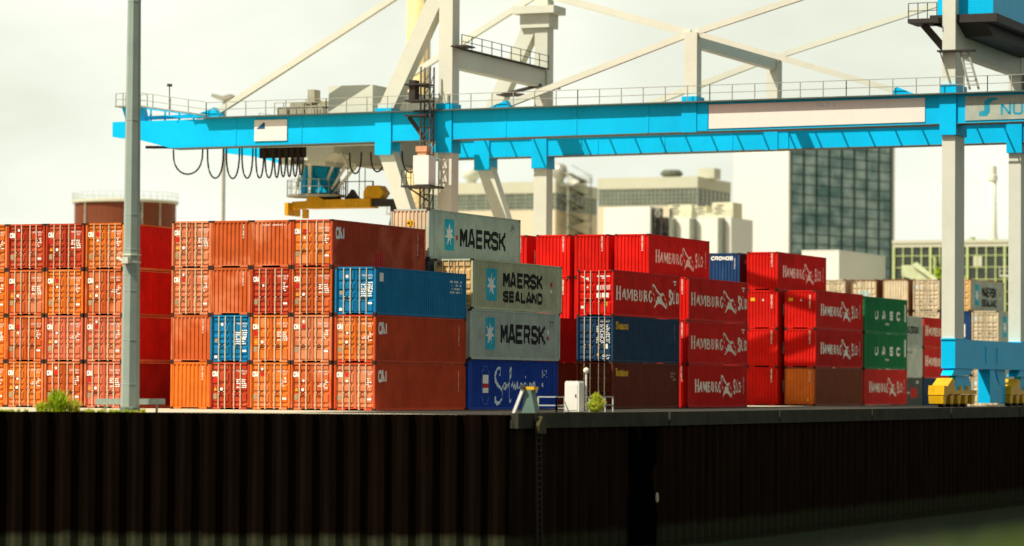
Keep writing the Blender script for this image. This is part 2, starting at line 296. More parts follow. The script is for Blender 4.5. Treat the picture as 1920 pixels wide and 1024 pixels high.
# block capitals on a unit box (x 0..1, y 0..1): polylines, True = closed
GL = {
 'M': [[(0.07, 0), (0.07, 1)], [(0.16, 0.95), (0.5, 0.32), (0.84, 0.95)], [(0.93, 1), (0.93, 0)]],
 'A': [[(0.05, 0), (0.40, 0.95), (0.60, 0.95), (0.95, 0)], [(0.27, 0.27), (0.73, 0.27)]],
 'E': [[(0.95, 0.93), (0.08, 0.93), (0.08, 0.07), (0.95, 0.07)], [(0.17, 0.51), (0.85, 0.51)]],
 'R': [[(0.08, 0), (0.08, 0.93), (0.74, 0.93), (0.92, 0.80), (0.92, 0.58), (0.74, 0.46), (0.17, 0.46)], [(0.62, 0.39), (0.95, 0)]],
 'S': [[(0.95, 0.70), (0.95, 0.80), (0.80, 0.93), (0.22, 0.93), (0.07, 0.80), (0.07, 0.65), (0.22, 0.52), (0.78, 0.48), (0.93, 0.35), (0.93, 0.20), (0.78, 0.07), (0.20, 0.07), (0.05, 0.20), (0.05, 0.30)]],
 'K': [[(0.08, 0), (0.08, 1)], [(0.95, 1), (0.80, 0.86), (0.30, 0.52), (0.18, 0.52)], [(0.42, 0.50), (0.85, 0.14), (0.97, 0)]],
 'L': [[(0.08, 1), (0.08, 0.07), (0.95, 0.07)]],
 'N': [[(0.08, 0), (0.08, 1)], [(0.16, 0.92), (0.84, 0.08)], [(0.92, 0), (0.92, 1)]],
 'D': [[(0.08, 0.06), (0.08, 0.94), (0.66, 0.94), (0.92, 0.72), (0.92, 0.28), (0.66, 0.06), True]],
 'U': [[(0.08, 1), (0.08, 0.22), (0.24, 0.07), (0.76, 0.07), (0.92, 0.22), (0.92, 1)]],
 'C': [[(0.94, 0.70), (0.94, 0.80), (0.78, 0.93), (0.22, 0.93), (0.07, 0.80), (0.07, 0.20), (0.22, 0.07), (0.78, 0.07), (0.94, 0.20), (0.94, 0.30)]],
 'O': [[(0.24, 0.07), (0.76, 0.07), (0.92, 0.22), (0.92, 0.78), (0.76, 0.93), (0.24, 0.93), (0.08, 0.78), (0.08, 0.22), True]],
 'I': [[(0.5, 0), (0.5, 1)]],
 'H': [[(0.08, 0), (0.08, 1)], [(0.17, 0.5), (0.83, 0.5)], [(0.92, 0), (0.92, 1)]],
}
def block(text, u0, u1, z0, z1, w, gap=0.22):
    n = len(text); cw = (u1-u0)/(n + gap*(n-1)); q = []
    for i, ch in enumerate(text):
        if ch == ' ': continue
        ox = u0 + i*cw*(1+gap)
        for pl in GL[ch]:
            cl = pl[-1] is True; pts = [(ox+x*cw, z0+y*(z1-z0)) for x, y in (pl[:-1] if cl else pl)]
            q += stroke(pts, w, cl)
    return q
def bird_words(x0, sx):
    """roman capitals either side of a bird emblem; u from x0, scaled by sx; z in metres"""
    q = []
    T, t = 0.25, 0.12
    def S(pts, w, cl=False): q.extend(stroke([(x0+x*sx, z) for x, z in pts], w, cl))
    def stem(x, z0, z1, w, serif=0.13):
        S([(x, z0), (x, z1)], w*sx)
        for z in (z0-0.02, z1+0.02): S([(x-serif, z), (x+serif, z)], 0.045)
    stem(0.25, 1.06, 1.87, T); stem(0.80, 1.06, 1.87, T); S([(0.36, 1.47), (0.70, 1.47)], 0.07)                       # H
    b, h = 1.06, 1.72
    S([(1.12, b), (1.40, h)], t); S([(1.46, h), (1.76, b)], T*0.9); S([(1.28, 1.26), (1.53, 1.26)], 0.06)                   # A
    stem(2.02, b, h, t, 0.08); S([(2.12, h), (2.40, 1.16)], T*0.8); S([(2.46, 1.16), (2.72, h)], t); stem(2.86, b, h, T*0.9, 0.08)  # M
    stem(3.32, b, h, T, 0.08)
    S([(3.43, 1.69), (3.70, 1.66), (3.76, 1.54), (3.68, 1.43), (3.43, 1.41)], 0.10); S([(3.70, 1.37), (3.84, 1.28), (3.80, 1.13), (3.66, 1.07), (3.43, 1.08)], 0.11)   # B
    stem(4.22, 1.27, h, T*0.9, 0.08); S([(4.22, 1.25), (4.32, 1.08), (4.52, 1.07), (4.62, 1.22), (4.62, h)], 0.09)         # U
    stem(5.10, b, h, T, 0.08); S([(5.21, 1.69), (5.46, 1.66), (5.52, 1.54), (5.42, 1.42), (5.21, 1.40)], 0.10); S([(5.34, 1.37), (5.66, 1.06)], T*0.7)    # R
    S([(6.42, 1.58), (6.28, 1.70), (6.06, 1.66), (5.96, 1.40), (6.06, 1.12), (6.26, 1.06), (6.44, 1.16), (6.44, 1.36)], 0.16)   # G
    S([(10.12, 1.66), (10.02, 1.83), (9.84, 1.84), (9.74, 1.70), (9.80, 1.55), (10.06, 1.34), (10.14, 1.18), (10.04, 1.02), (9.84, 1.00), (9.72, 1.16)], 0.19)  # S
    stem(10.42, 1.27, h, T*0.8, 0.07); S([(10.42, 1.25), (10.50, 1.08), (10.68, 1.07), (10.78, 1.22), (10.78, h)], 0.14)   # U
    for x in (10.50, 10.72): S([(x, 1.82), (x, 1.90)], 0.09)
    stem(11.12, b, h, T*0.8, 0.07); S([(11.21, 1.69), (11.44, 1.64), (11.56, 1.40), (11.44, 1.12), (11.21, 1.09)], 0.15)   # D
    # the bird: upper wing, lower wings, two thin arcs
    for poly in ([(6.52, 2.14), (6.62, 2.22), (6.80, 2.20), (7.00, 2.14), (7.30, 1.94), (7.66, 1.76), (8.10, 1.60), (8.32, 1.66), (8.66, 1.70), (8.56, 1.54), (8.34, 1.42), (8.02, 1.44), (7.72, 1.60), (7.30, 1.74), (7.02, 1.96)],
                 [(7.62, 1.44), (8.02, 1.42), (8.34, 1.34), (8.46, 1.14), (8.80, 1.00), (9.30, 0.72), (9.18, 0.64), (8.84, 0.74), (8.40, 0.90), (8.00, 0.96), (7.62, 0.96), (7.32, 0.84), (6.98, 0.66), (6.96, 0.72), (7.20, 1.02), (7.42, 1.26)]):
        q.append([Vector((x0+x*sx, z)) for x, z in poly])
    S([(6.54, 2.10), (6.62, 1.80), (6.90, 1.40), (7.06, 1.12)], 0.05); S([(8.62, 1.62), (8.92, 1.36), (9.22, 1.04), (9.30, 0.80)], 0.05)
    return q
def star_logo(u0, u1, z0, z1):
    """rectangle with a seven-pointed star cut out of it, and the star"""
    cx, cz = (u0+u1)/2, (z0+z1)/2; R1 = (z1-z0)*0.37; R0 = R1*0.42; sxx = (u1-u0)/(z1-z0)*1.7
    ring = [Vector((cx + (R1 if i % 2 == 0 else R0)*math.sin(PI*i/7)*min(1, sxx), cz + (R1 if i % 2 == 0 else R0)*math.cos(PI*i/7))) for i in range(14)]
    star = [[Vector((cx, cz)), ring[i], ring[(i+1) % 14]] for i in range(14)]
    box = []
    def proj(v):
        d = v - Vector((cx, cz)); k = min((u1-cx)/abs(d.x) if abs(d.x) > 1e-6 else 9e9, (z1-cz)/abs(d.y) if abs(d.y) > 1e-6 else 9e9); return Vector((cx, cz)) + d*k
    for i in range(14):
        a, b = ring[i], ring[(i+1) % 14]; pa, pb = proj(a), proj(b); poly = [a, b, pb]
        for c in (Vector((u0, z0)), Vector((u1, z0)), Vector((u1, z1)), Vector((u0, z1))):
            if abs(pa.x-pb.x) > 1e-4 and abs(pa.y-pb.y) > 1e-4 and ((abs(c.x-pa.x) < 1e-4 and abs(c.y-pb.y) < 1e-4) or (abs(c.y-pa.y) < 1e-4 and abs(c.x-pb.x) < 1e-4)): poly.append(c)
        poly.append(pa); box.append(poly)
    return box, star
_fc = {}
def font_tris(text, x0, z0, h, sx=1.0, bold=0.0, vertical=False, width=None):
    """Blender's own font as 2-D triangles; baseline at (x0, z0), cap height h"""
    key = (text, bold)
    if key not in _fc:
        cu = bpy.data.curves.new('t', 'FONT'); cu.body = text; cu.size = 1; cu.offset = bold; cu.resolution_u = 2
        ob = bpy.data.objects.new('t', cu); COL.objects.link(ob); dg = bpy.context.evaluated_depsgraph_get(); dg.update()
        me = bpy.data.meshes.new_from_object(ob.evaluated_get(dg))
        _fc[key] = [[(me.vertices[i].co.x, me.vertices[i].co.y) for i in p.vertices] for p in me.polygons]
        bpy.data.objects.remove(ob); bpy.data.curves.remove(cu); bpy.data.meshes.remove(me)
    k = h/0.70; tr = _fc[key]
    if width: mxx = max(x for p in tr for x, y in p); sx = width/(mxx*k)
    if vertical: return [[Vector((x0 - y*k*sx, z0 - x*k)) for x, y in p] for p in tr]      # reads downwards when turned
    return [[Vector((x0+x*k*sx, z0+y*k)) for x, y in p] for p in tr]
def rect(u0, u1, z0, z1): return [[Vector((u0, z0)), Vector((u1, z0)), Vector((u1, z1)), Vector((u0, z1))]]
def disc(u, z, r, n=12): return [[Vector((u+r*math.cos(2*PI*i/n), z+r*math.sin(2*PI*i/n))) for i in range(n)]]

# ------------------------------------------------------------------ shipping containers
W = 2.438; STD = 2.591; HC = 2.896
PER, DEP = 0.278, 0.036
def side_span(L): return (-L/2+0.17, L/2-0.17) if L < 13 else (-L/2+0.80, L/2-0.80)
def side_folds(L):
    a, b = side_span(L); n = round((b-a)/PER); p = (b-a)/n; pts = []
    for i in range(n):
        y = a+i*p; pts += [(y, 0), (y+p*0.26, 0), (y+p*0.5, DEP), (y+p*0.76, DEP)]
    pts.append((b, 0)); return pts
def depth_at(y, folds):
    for (a, d), (b, e) in zip(folds, folds[1:]):
        if a <= y <= b: return d + (e-d)*(y-a)/(b-a)
    return 0.0
XO = W/2-0.012
_mc = {}
def cached(key, fn):
    if key not in _mc: _mc[key] = fn()
    return _mc[key]
def frame_mesh(L, H):
    def f():
        m = MB(); y0, y1 = -L/2, L/2
        for sx in (-1, 1):
            xa, xb = sorted((sx*W/2, sx*(W/2-0.10)))
            for ya, yb in ((y0, y0+0.17), (y1-0.17, y1)): m.box(xa, xb, ya, yb, 0.12, H-0.12)
            xr = sorted((sx*W/2-sx*0.004, sx*(W/2-0.065)))
            m.box(*xr, y0+0.18, y1-0.18, H-0.085, H-0.006); m.box(*xr, y0+0.18, y1-0.18, 0.02, 0.16)
            if L > 13:
                for yy in (y0+0.762, y1-0.762): m.box(*xr, yy-0.035, yy+0.035, 0.162, H-0.087)
        for ya, yb in ((y0+0.015, y0+0.13), (y1-0.13, y1-0.015)):
            m.box(-W/2+0.18, W/2-0.18, ya, yb, H-0.115, H-0.012)
            for a, b in ((-W/2+0.18, -0.56), (0.56, W/2-0.18)): m.box(a, b, ya, yb, 0.02, 0.15)
            m.box(-0.56, 0.56, ya, yb, 0.105, 0.15)
        return m.mesh('frame', C_ORANGE)
    return cached(('frame', L, H), f)
def cast_mesh():
    return cached('cast', lambda: MB().box(-0.09, 0.09, -0.09, 0.09, -0.06, 0.06).mesh('corner_casting', M_CAST))
def roof_mesh(L, H): return cached(('roof', L, H), lambda: MB().box(-W/2+0.066, W/2-0.066, -L/2+0.131, L/2-0.131, H-0.06, H-0.02).mesh('roof', C_ORANGE))
def floor_mesh(L): return cached(('floor', L), lambda: MB().box(-W/2+0.066, W/2-0.066, -L/2+0.131, L/2-0.131, 0.10, 0.15).mesh('floor', C_BROWN))
def side_mesh(L, H):
    def f():
        m = MB(); fo = side_folds(L); n = len(fo); z0, z1 = 0.162, H-0.087
        m.add([(XO-d, y, z) for z in (z0, z1) for y, d in fo], [(i, i+1, n+i+1, n+i) for i in range(n-1)])
        if L > 13:
            for ya, yb in ((-L/2+0.172, -L/2+0.725), (L/2-0.725, L/2-0.172)): m.box(XO-0.05, XO-0.012, ya, yb, z0, z1)
        return m.mesh('side_wall', C_ORANGE)
    return cached(('side', L, H), f)
def end_mesh(L, H):
    def f():
        m = MB(); a, b = -W/2+0.102, W/2-0.102; n = 9; p = (b-a)/n; pts = []
        for i in range(n): x = a+i*p; pts += [(x, 0), (x+p*0.34, 0), (x+p*0.50, 0.055), (x+p*0.84, 0.055)]
        pts.append((b, 0)); k = len(pts)
        m.add([(x, -L/2+0.022+d, z) for z in (0.152, H-0.117) for x, d in pts], [(i, i+1, k+i+1, k+i) for i in range(k-1)])
        return m.mesh('end_wall', C_ORANGE)
    return cached(('end', L, H), f)
ROWS = {0: [(0.03, 0.135), (0.20, 0.36), (0.425, 0.50), (0.545, 0.615), (0.66, 0.83), (0.875, 0.965)],
        1: [(0.05, 0.285), (0.335, 0.475), (0.525, 0.655), (0.70, 0.965)],
        2: [(0.04, 0.16), (0.215, 0.42), (0.475, 0.60), (0.65, 0.84), (0.885, 0.965)]}
def door_mesh(L, H, side, kind):
    def f():
        m = MB(); a, b = (-W/2+0.104, -0.012) if side < 0 else (0.012, W/2-0.104)
        yb_, yf = -L/2+0.115, -L/2+0.055; z0, z1 = 0.154, H-0.119
        m.box(a, b, yb_, yb_+0.03, z0, z1)
        m.box(a, a+0.05, yf, yb_-0.001, z0, z1); m.box(b-0.05, b, yf, yb_-0.001, z0, z1)
        for t0, t1 in ROWS[kind]:
            za, zb = H-t1*H, H-t0*H; za = max(za, z0+0.01); zb = min(zb, z1-0.01); e = 0.045
            xa, xb = a+0.075, b-0.075
            vs = [(xa, yb_, za), (xb, yb_, za), (xb, yb_, zb), (xa, yb_, zb), (xa+e, yf+0.004, za+e), (xb-e, yf+0.004, za+e), (xb-e, yf+0.004, zb-e), (xa+e, yf+0.004, zb-e)]
            m.add(vs, [(4, 5, 6, 7), (0, 1, 5, 4), (1, 2, 6, 5), (2, 3, 7, 6), (3, 0, 4, 7)])
        return m.mesh('door', C_ORANGE)
    return cached(('door', L, H, side, kind), f)
BARX = (-0.70, -0.30, 0.26, 0.66)
def bar_mesh(L, H, x):
    def f():
        m = MB(); y = -L/2+0.018; m.tube([(x, y, 0.05), (x, y, H-0.06)], 0.030, 6)
        for z in (0.10, H*0.33, H*0.66, H-0.10): m.box(x-0.05, x+0.05, y+0.028, y+0.045, z-0.04, z+0.04)
        d = 1 if x in (BARX[0], BARX[2]) else -1
        m.box(*sorted((x+0.03*d, x+0.34*d)), y-0.012, y+0.012, H*0.30, H*0.30+0.035)
        m.box(*sorted((x+0.03*d, x+0.30*d)), y-0.010, y+0.014, H*0.37, H*0.37+0.03)
        return m.mesh('locking_bar', M_BAR)
    return cached(('bar', L, H, x), f)
def flat_mesh(name, groups, y):      # groups: [(polys, mat)], polygons in (x, z) on plane y
    m = MB(); mats = []
    for k, (polys, mat) in enumerate(groups):
        m.mi = k; mats.append(mat)
        for p in polys: m.add([(v[0], y - 0.0015*k, v[1]) for v in p], [tuple(range(len(p)))])
    return m.mesh(name, mats)
def drape_mesh(name, groups, L, end='right'):
    """lay flat marks over the corrugation of the +X side; u runs from the front end (-Y)"""
    fo = side_folds(L); bm = bmesh.new(); mats = []
    for k, (polys, mat) in enumerate(groups):
        mats.append(mat)
        for p in polys:
            fc = bm.faces.new([bm.verts.new((0.0015*k, v[0]-L/2, v[1])) for v in p]); fc.material_index = k
    big = [f for f in bm.faces if len(f.verts) > 4]
    if big: bmesh.ops.triangulate(bm, faces=big)
    ys = [v.co.y for v in bm.verts]; lo, hi = min(ys), max(ys)
    for y, d in fo:
        if lo < y < hi: bmesh.ops.bisect_plane(bm, geom=bm.verts[:]+bm.edges[:]+bm.faces[:], dist=1e-5, plane_co=(0, y, 0), plane_no=(0, 1, 0))
    for v in bm.verts: v.co.x = XO - depth_at(v.co.y, fo) + 0.006 + v.co.x
    me = bpy.data.meshes.new(name)
    for f in bm.faces:
        f.normal_update()
        if f.normal.x < 0: f.normal_flip()
    bm.to_mesh(me); bm.free()
    for m in mats: me.materials.append(m)
    return me
random.seed(11)
def fine_print(x0, x1, z0, z1, rows, dens=0.75):       # rows of small words too small to read
    q = []; h = (z1-z0)/rows
    for r in range(rows):
        x = x0
        while x < x1-0.05:
            wd = random.uniform(0.05, 0.16)
            if random.random() < dens: q += rect(x, min(x+wd, x1), z0+r*h, z0+r*h+h*0.55)
            x += wd+0.03
    return q
def door_marks(L, H, left, var, style):
    """marks painted on one door leaf"""
    def f():
        y = -L/2+0.052; g_w, g_y, g_r, g_b = [], [], [], []
        if left:
            if style == 'box':
                g_w += block('CAI', -1.07, -0.72, H*0.70, H*0.80, 0.06, 0.12)
                if var in (0, 2): g_r += rect(-0.60, -0.36, H*0.71, H*0.80)
                if var in (1, 3): g_y += [[Vector((-1.0, H*0.40)), Vector((-0.80, H*0.40)), Vector((-0.90, H*0.47))]]; g_w += disc(-0.52, H*0.43, 0.085)
                if var in (2,): g_w += disc(-0.50, H*0.86, 0.07)
                if var in (1,): g_r += rect(-1.05, -0.78, H*0.56, H*0.66)
                if var in (0, 3): g_w += disc(-0.48, H*0.62, 0.07)
                g_b += rect(-1.02, -0.82, H*0.22, H*0.33)
            elif style == 'blue': g_w += disc(-0.52, H*0.80, 0.09); g_b += rect(-0.95, -0.78, H*0.42, H*0.50); g_w += rect(-0.98, -0.80, H*0.08, H*0.14)
            elif style == 'bird':
                g_w += [[Vector(p) for p in ((-1.02, 2.52), (-0.80, 2.46), (-0.60, 2.38), (-0.50, 2.44), (-0.46, 2.36), (-0.42, 2.18), (-0.62, 2.30), (-0.78, 2.20), (-0.74, 2.34))]]
                g_w += disc(-0.52, H*0.62, 0.06); g_w += rect(-0.96, -0.76, H*0.16, H*0.22)
            elif style == 'star':
                g_b2 = rect(-0.98, -0.72, H*0.70, H*0.80); g_w += disc(-0.85, H*0.75, 0.07, 7)
                return flat_mesh('marking', [(g_b2, M_SKYST), (g_w, M_WHITE)], y)
            elif style == 'patch':
                return flat_mesh('marking', [(rect(-0.40, -0.10, H*0.44, H*0.66), M_SKYST), (font_tris('45', -1.02, H*0.86, 0.22, bold=0.02), M_BLACK)], y)
        else:
            if style in ('box', 'blue'):
                no = ('CAIU 742021 8', 'CAIU 458012 3', 'CAIU 274835 1', 'CAIU 960427 5')[var % 4] if style == 'box' else 'TGHU 520736 0'
                g_w += font_tris(no, 0.36, H*0.80, 0.10, width=0.66); g_w += font_tris('42G1', 0.74, H*0.745, 0.09, width=0.24)
                if var % 2: g_w += fine_print(0.40, 1.02, H*0.46, H*0.66, 5, 0.6)
                else: g_w += fine_print(0.62, 1.02, H*0.50, H*0.70, 5, 0.6); g_w += rect(0.74, 0.98, H*0.22, H*0.26)
                if style == 'blue': g_w += fine_print(0.32, 1.02, H*0.38, H*0.66, 6, 0.9)
            elif style == 'bird':
                g_w += rect(0.10, 0.98, 2.45, 2.52); g_w += rect(0.44, 0.72, 2.32, 2.40); g_w += fine_print(0.42, 1.0, 1.66, 1.95, 4, 0.95); g_w += rect(0.10, 0.36, 1.62, 1.92)
                g_w += rect(0.08, 0.36, 1.14, 1.44); g_w += rect(0.44, 0.90, 1.16, 1.44); g_y += rect(0.62, 0.82, 0.62, 0.90)
            elif style == 'navy':
                g_w += font_tris('SEGU 418336 7', 0.34, 2.50, 0.10, width=0.66); g_w += fine_print(0.10, 1.0, 1.20, 2.40, 12, 0.75); g_w += rect(0.62, 0.86, 0.85, 1.15); g_y += [[Vector((0.10, 0.42)), Vector((0.30, 0.42)), Vector((0.20, 0.60))]]
                g_w += fine_print(0.5, 1.0, 0.2, 0.5, 4, 0.7)
            elif style == 'patch':
                return flat_mesh('marking', [(rect(0.08, 0.42, H*0.44, H*0.66), M_SKYST)], y)
            elif style == 'star':
                g_w += []
        gs = [(g, m) for g, m in ((g_w, M_WHITE), (g_r, M_REDST), (g_y, M_YEL), (g_b, M_BEIGEP)) if g]
        return flat_mesh('marking', gs, y) if gs else None
    return cached(('dm', L, H, left, var, style), f)
M_BEIGEP = paint('data_plate', (0.34, 0.28, 0.16), rough=0.5)
def end_marks(L, H, style):
    def f():
        y = -L/2+0.018
        if style == 'box': return flat_mesh('lettering', [(font_tris('CAIU 742021 8', 0.80, H*0.92, 0.085, vertical=True, bold=0.012), M_WHITE)], y)
        if style == 'boxtop': return flat_mesh('lettering', [(font_tris('CAIU  489842 2', -0.55, H*0.875, 0.10, width=1.4), M_WHITE)], y)
        if style == 'bird': return flat_mesh('lettering', [(font_tris('SUDU 307511 6', 0.80, H*0.95, 0.105, vertical=True, bold=0.03), M_CREAMW)], y)
        if style == 'birdy': return flat_mesh('lettering', [(font_tris('SUDU 307511 6', 0.80, H*0.88, 0.105, vertical=True, bold=0.03), M_CREAMW), (rect(-0.92, -0.58, H*0.72, H*0.80), M_YEL), ([[Vector((0.0, H*0.72)), Vector((0.14, H*0.72)), Vector((0.07, H*0.79))]], M_CREAMW)], y)
        if style == '45': return flat_mesh('lettering', [(rect(-0.22, 0.24, 1.92, 2.24), M_YEL), (font_tris('45', -0.19, 1.97, 0.21, bold=0.02, width=0.38), M_BLACK)], y)
        if style == 'cronos': return flat_mesh('lettering', [(block('CRONOS', -1.04, 0.66, 2.36, 2.62, 0.075, 0.3), M_WHITE), (font_tris('CRXU 910337 4', 0.86, 2.50, 0.085, vertical=True, bold=0.012), M_WHITE)], y)
        if style == 'tan': return flat_mesh('lettering', [(font_tris('TGHU 661024 8', 0.80, H*0.92, 0.085, vertical=True, bold=0.012), M_CREAMW), (disc(0.62, 0.45, 0.10), M_YEL)], y)
        if style == 'plate': return flat_mesh('lettering', [(rect(0.55, 0.75, 0.55, 1.7), M_WHITE)], y)
    return cached(('em', L, H, style), f)
def script_word():
    q = []
    def S(p, w, cl=False): q.extend(stroke(p, w, cl))
    S([(4.62, 1.98), (4.80, 2.20), (4.72, 2.42), (4.50, 2.46), (4.20, 2.30), (3.95, 2.00), (4.00, 1.72), (4.40, 1.42), (4.90, 1.22), (5.10, 0.96), (5.02, 0.66), (4.70, 0.42), (4.30, 0.36), (3.98, 0.52), (4.06, 0.78)],
      [0.09, 0.12, 0.16, 0.12, 0.16, 0.22, 0.24, 0.22, 0.16, 0.10, 0.10, 0.16, 0.24, 0.20, 0.09])
    S([(5.10, 1.24), (5.30, 1.52), (5.56, 1.56), (5.50, 1.30), (5.30, 1.20), (5.62, 1.18), (5.74, 1.50)], 0.11)
    S([(5.84, 1.20), (6.30, 1.96), (6.46, 2.36), (6.32, 2.44), (6.16, 2.10), (6.14, 1.40), (6.10, 0.70), (6.26, 0.46), (6.40, 0.62)], 0.12)
    S([(6.40, 1.28), (6.62, 1.56), (6.72, 1.22), (6.98, 1.56), (7.08, 1.22), (7.34, 1.56), (7.42, 1.22)], 0.12)
    S([(7.62, 1.24), (7.86, 1.54), (8.06, 1.50), (7.98, 1.24), (7.78, 1.22)], 0.11); S([(8.12, 1.52), (8.20, 1.22)], 0.11)
    S([(8.36, 1.22), (8.44, 1.54), (8.74, 1.52)], 0.11); q.extend(disc(8.62, 1.92, 0.10)); S([(8.90, 1.50), (8.98, 1.20)], 0.12)
    S([(9.22, 1.22), (9.30, 1.54), (9.56, 1.48), (9.62, 1.20)], 0.12)
    S([(9.86, 1.36), (10.10, 1.44), (10.06, 1.62), (9.86, 1.58), (9.82, 1.26), (10.04, 1.02), (10.36, 1.06), (10.44, 1.30)], [0.08, 0.09, 0.10, 0.12, 0.16, 0.18, 0.16, 0.08])
    return q
def side_marks(L, H, style):
    def f():
        if style == 'cai': return drape_mesh('lettering', [(block('CAI', 0.50, 1.60, H*0.61, H*0.83, 0.17, 0.16), M_WHITE), (font_tris('CAIU 742021 8', L-0.9, H*0.86, 0.13, vertical=True), M_WHITE)], L)
        if style == 'caired': return drape_mesh('lettering', [(block('CAI', 0.50, 1.60, H*0.61, H*0.83, 0.17, 0.16), M_WHITE), (font_tris('CAIU 742021 8', L-0.9, H*0.86, 0.13, vertical=True), M_WHITE), (rect(5.4, 6.5, 0.20, 0.95), M_REDST)], L)
        if style == 'blue': return drape_mesh('lettering', [(rect(0.55, 1.0, H*0.70, H*0.88), M_WHITE), (fine_print(L-2.2, L-0.6, H*0.55, H*0.86, 4, 0.6), M_WHITE)], L)
        if style == 'bird': return drape_mesh('lettering', [(bird_words(0.52, 1.0), M_CREAMW), (rect(L-1.25, L-0.55, 2.42, 2.52) + rect(L-1.0, L-0.75, 2.22, 2.36), M_CREAMW)], L)
        if style == 'birds': return drape_mesh('lettering', [(bird_words(1.35, 0.82), M_CREAMW), (font_tris('SUDU 307511 6', L-0.7, 2.1, 0.12, vertical=True), M_CREAMW)], L)
        if style == 'star':
            b, s = star_logo(2.25, 3.65, 0.60, 2.42)
            return drape_mesh('lettering', [(b, M_CYANM), (s, M_WHITE), (block('MAERSK', 4.55, 11.4, 0.90, 1.94, 0.25), M_BLACK), (rect(3.95, 4.15, 1.25, 1.52), M_REDST), (fine_print(12.2, 12.8, 2.0, 2.6, 5, 0.6), M_BLACK)], L)
        if style == 'star2':
            b, s = star_logo(2.20, 3.60, 0.60, 2.45)
            return drape_mesh('lettering', [(b, M_CYANM), (s, M_WHITE), (block('MAERSK', 4.5, 11.3, 1.02, 2.06, 0.25), M_BLACK), (rect(11.7, 12.0, 1.25, 1.48), M_REDST), (rect(11.7, 12.0, 1.62, 1.85), M_WHITE), (fine_print(11.9, 12.6, 2.1, 2.55, 4, 0.6), M_BLACK)], L)
        if style == 'star3' or style == 'star4':
            b, s = star_logo(2.0*L/13.7, 3.55*L/13.7, 0.55, 2.42); k = L/13.7
            return drape_mesh('lettering', [(b, M_CYANM), (s, M_WHITE), (block('MAERSK', 4.6*k, 10.6*k, 1.42, 2.22, 0.23), M_BLACK), (block('SEALAND', 4.6*k, 10.6*k, 0.55, 1.12, 0.20), M_BLACK), (rect(11.8*k, 12.1*k, 1.60, 1.86), M_REDST), (rect(11.8*k, 12.1*k, 1.22, 1.42), M_WHITE)], L)
        if style == 'starsm': return drape_mesh('lettering', [(block('MAERSK', 1.1, 4.9, 1.15, 1.70, 0.17), M_BLACK)], L)
        if style == 'note': return drape_mesh('lettering', [(font_tris('GESU 910337', 1.2, 2.05, 0.18, width=1.8, bold=0.02), M_BLACK)], L)
        if style == 'patch': return drape_mesh('lettering', [(rect(2.4, 4.4, 0.9, 1.75), M_REDST), (rect(1.2, 2.2, 1.25, 1.4) + rect(4.2, 4.9, 2.1, 2.35), M_MPALE2)], L)
        if style == 'script':
            ring = [(2.55+0.62*math.cos(a), 1.42+1.12*math.sin(a)) for a in [2*PI*i/28 for i in range(28)]]
            return drape_mesh('lettering', [(script_word(), M_PALEB), (rect(2.15, 2.98, 1.52, 2.02) + rect(2.15, 2.98, 0.98, 1.26), M_WHITE), (rect(2.15, 2.98, 1.262, 1.518), M_REDST), (stroke(ring, 0.05, True), M_CROB2), (disc(11.3, 1.45, 0.14) + fine_print(11.2, 12.0, 1.9, 2.4, 4, 0.6), M_PALEB)], L)
        if style == 'green': return drape_mesh('lettering', [(block('U', 2.95, 3.75, 1.15, 1.78, 0.20) + block('A', 4.95, 5.90, 1.15, 1.78, 0.20) + block('S', 7.15, 8.05, 1.15, 1.78, 0.20) + block('C', 9.20, 10.05, 1.15, 1.78, 0.20), M_WHITE),
                                          (rect(5.9, 7.0, 0.68, 0.86), M_MPALE2), (rect(11.42, 11.80, 1.05, 2.45), M_WHITE), (font_tris('UACU 842506 1', 11.52, 2.38, 0.14, vertical=True, sx=1.6), M_BLACK)], L)
        if style == 'seaco': return drape_mesh('lettering', [(font_tris('Seaco', 0.55, 2.10, 0.46, width=2.3, bold=0.05), M_YEL), (font_tris('SEGU 418336 7', L-0.8, 2.5, 0.13, vertical=True), M_WHITE)], L)
        if style == 'tex': return drape_mesh('lettering', [(font_tris('Textainer', 0.55, 2.06, 0.46, width=2.3, bold=0.05), M_YEL), (fine_print(L-1.6, L-0.7, 1.8, 2.4, 3, 0.6), M_BEIGEP)], L)
        if style == 'loop': return drape_mesh('lettering', [(font_tris('cronos', 1.2, 2.15, 0.34, width=4.2, bold=0.02), M_REDST2)], L)
    return cached(('sm', L, H, style), f)
M_MPALE2 = paint('pale_label', (0.55, 0.58, 0.5), rough=0.5)
M_PALEB = paint('pale_blue_lettering', (0.62, 0.76, 0.82), rough=0.5, var=0.1)
M_CROB2 = paint('mid_blue_line', (0.08, 0.18, 0.50), rough=0.5)
M_REDST2 = paint('rose_lettering', (0.75, 0.16, 0.14), rough=0.5)

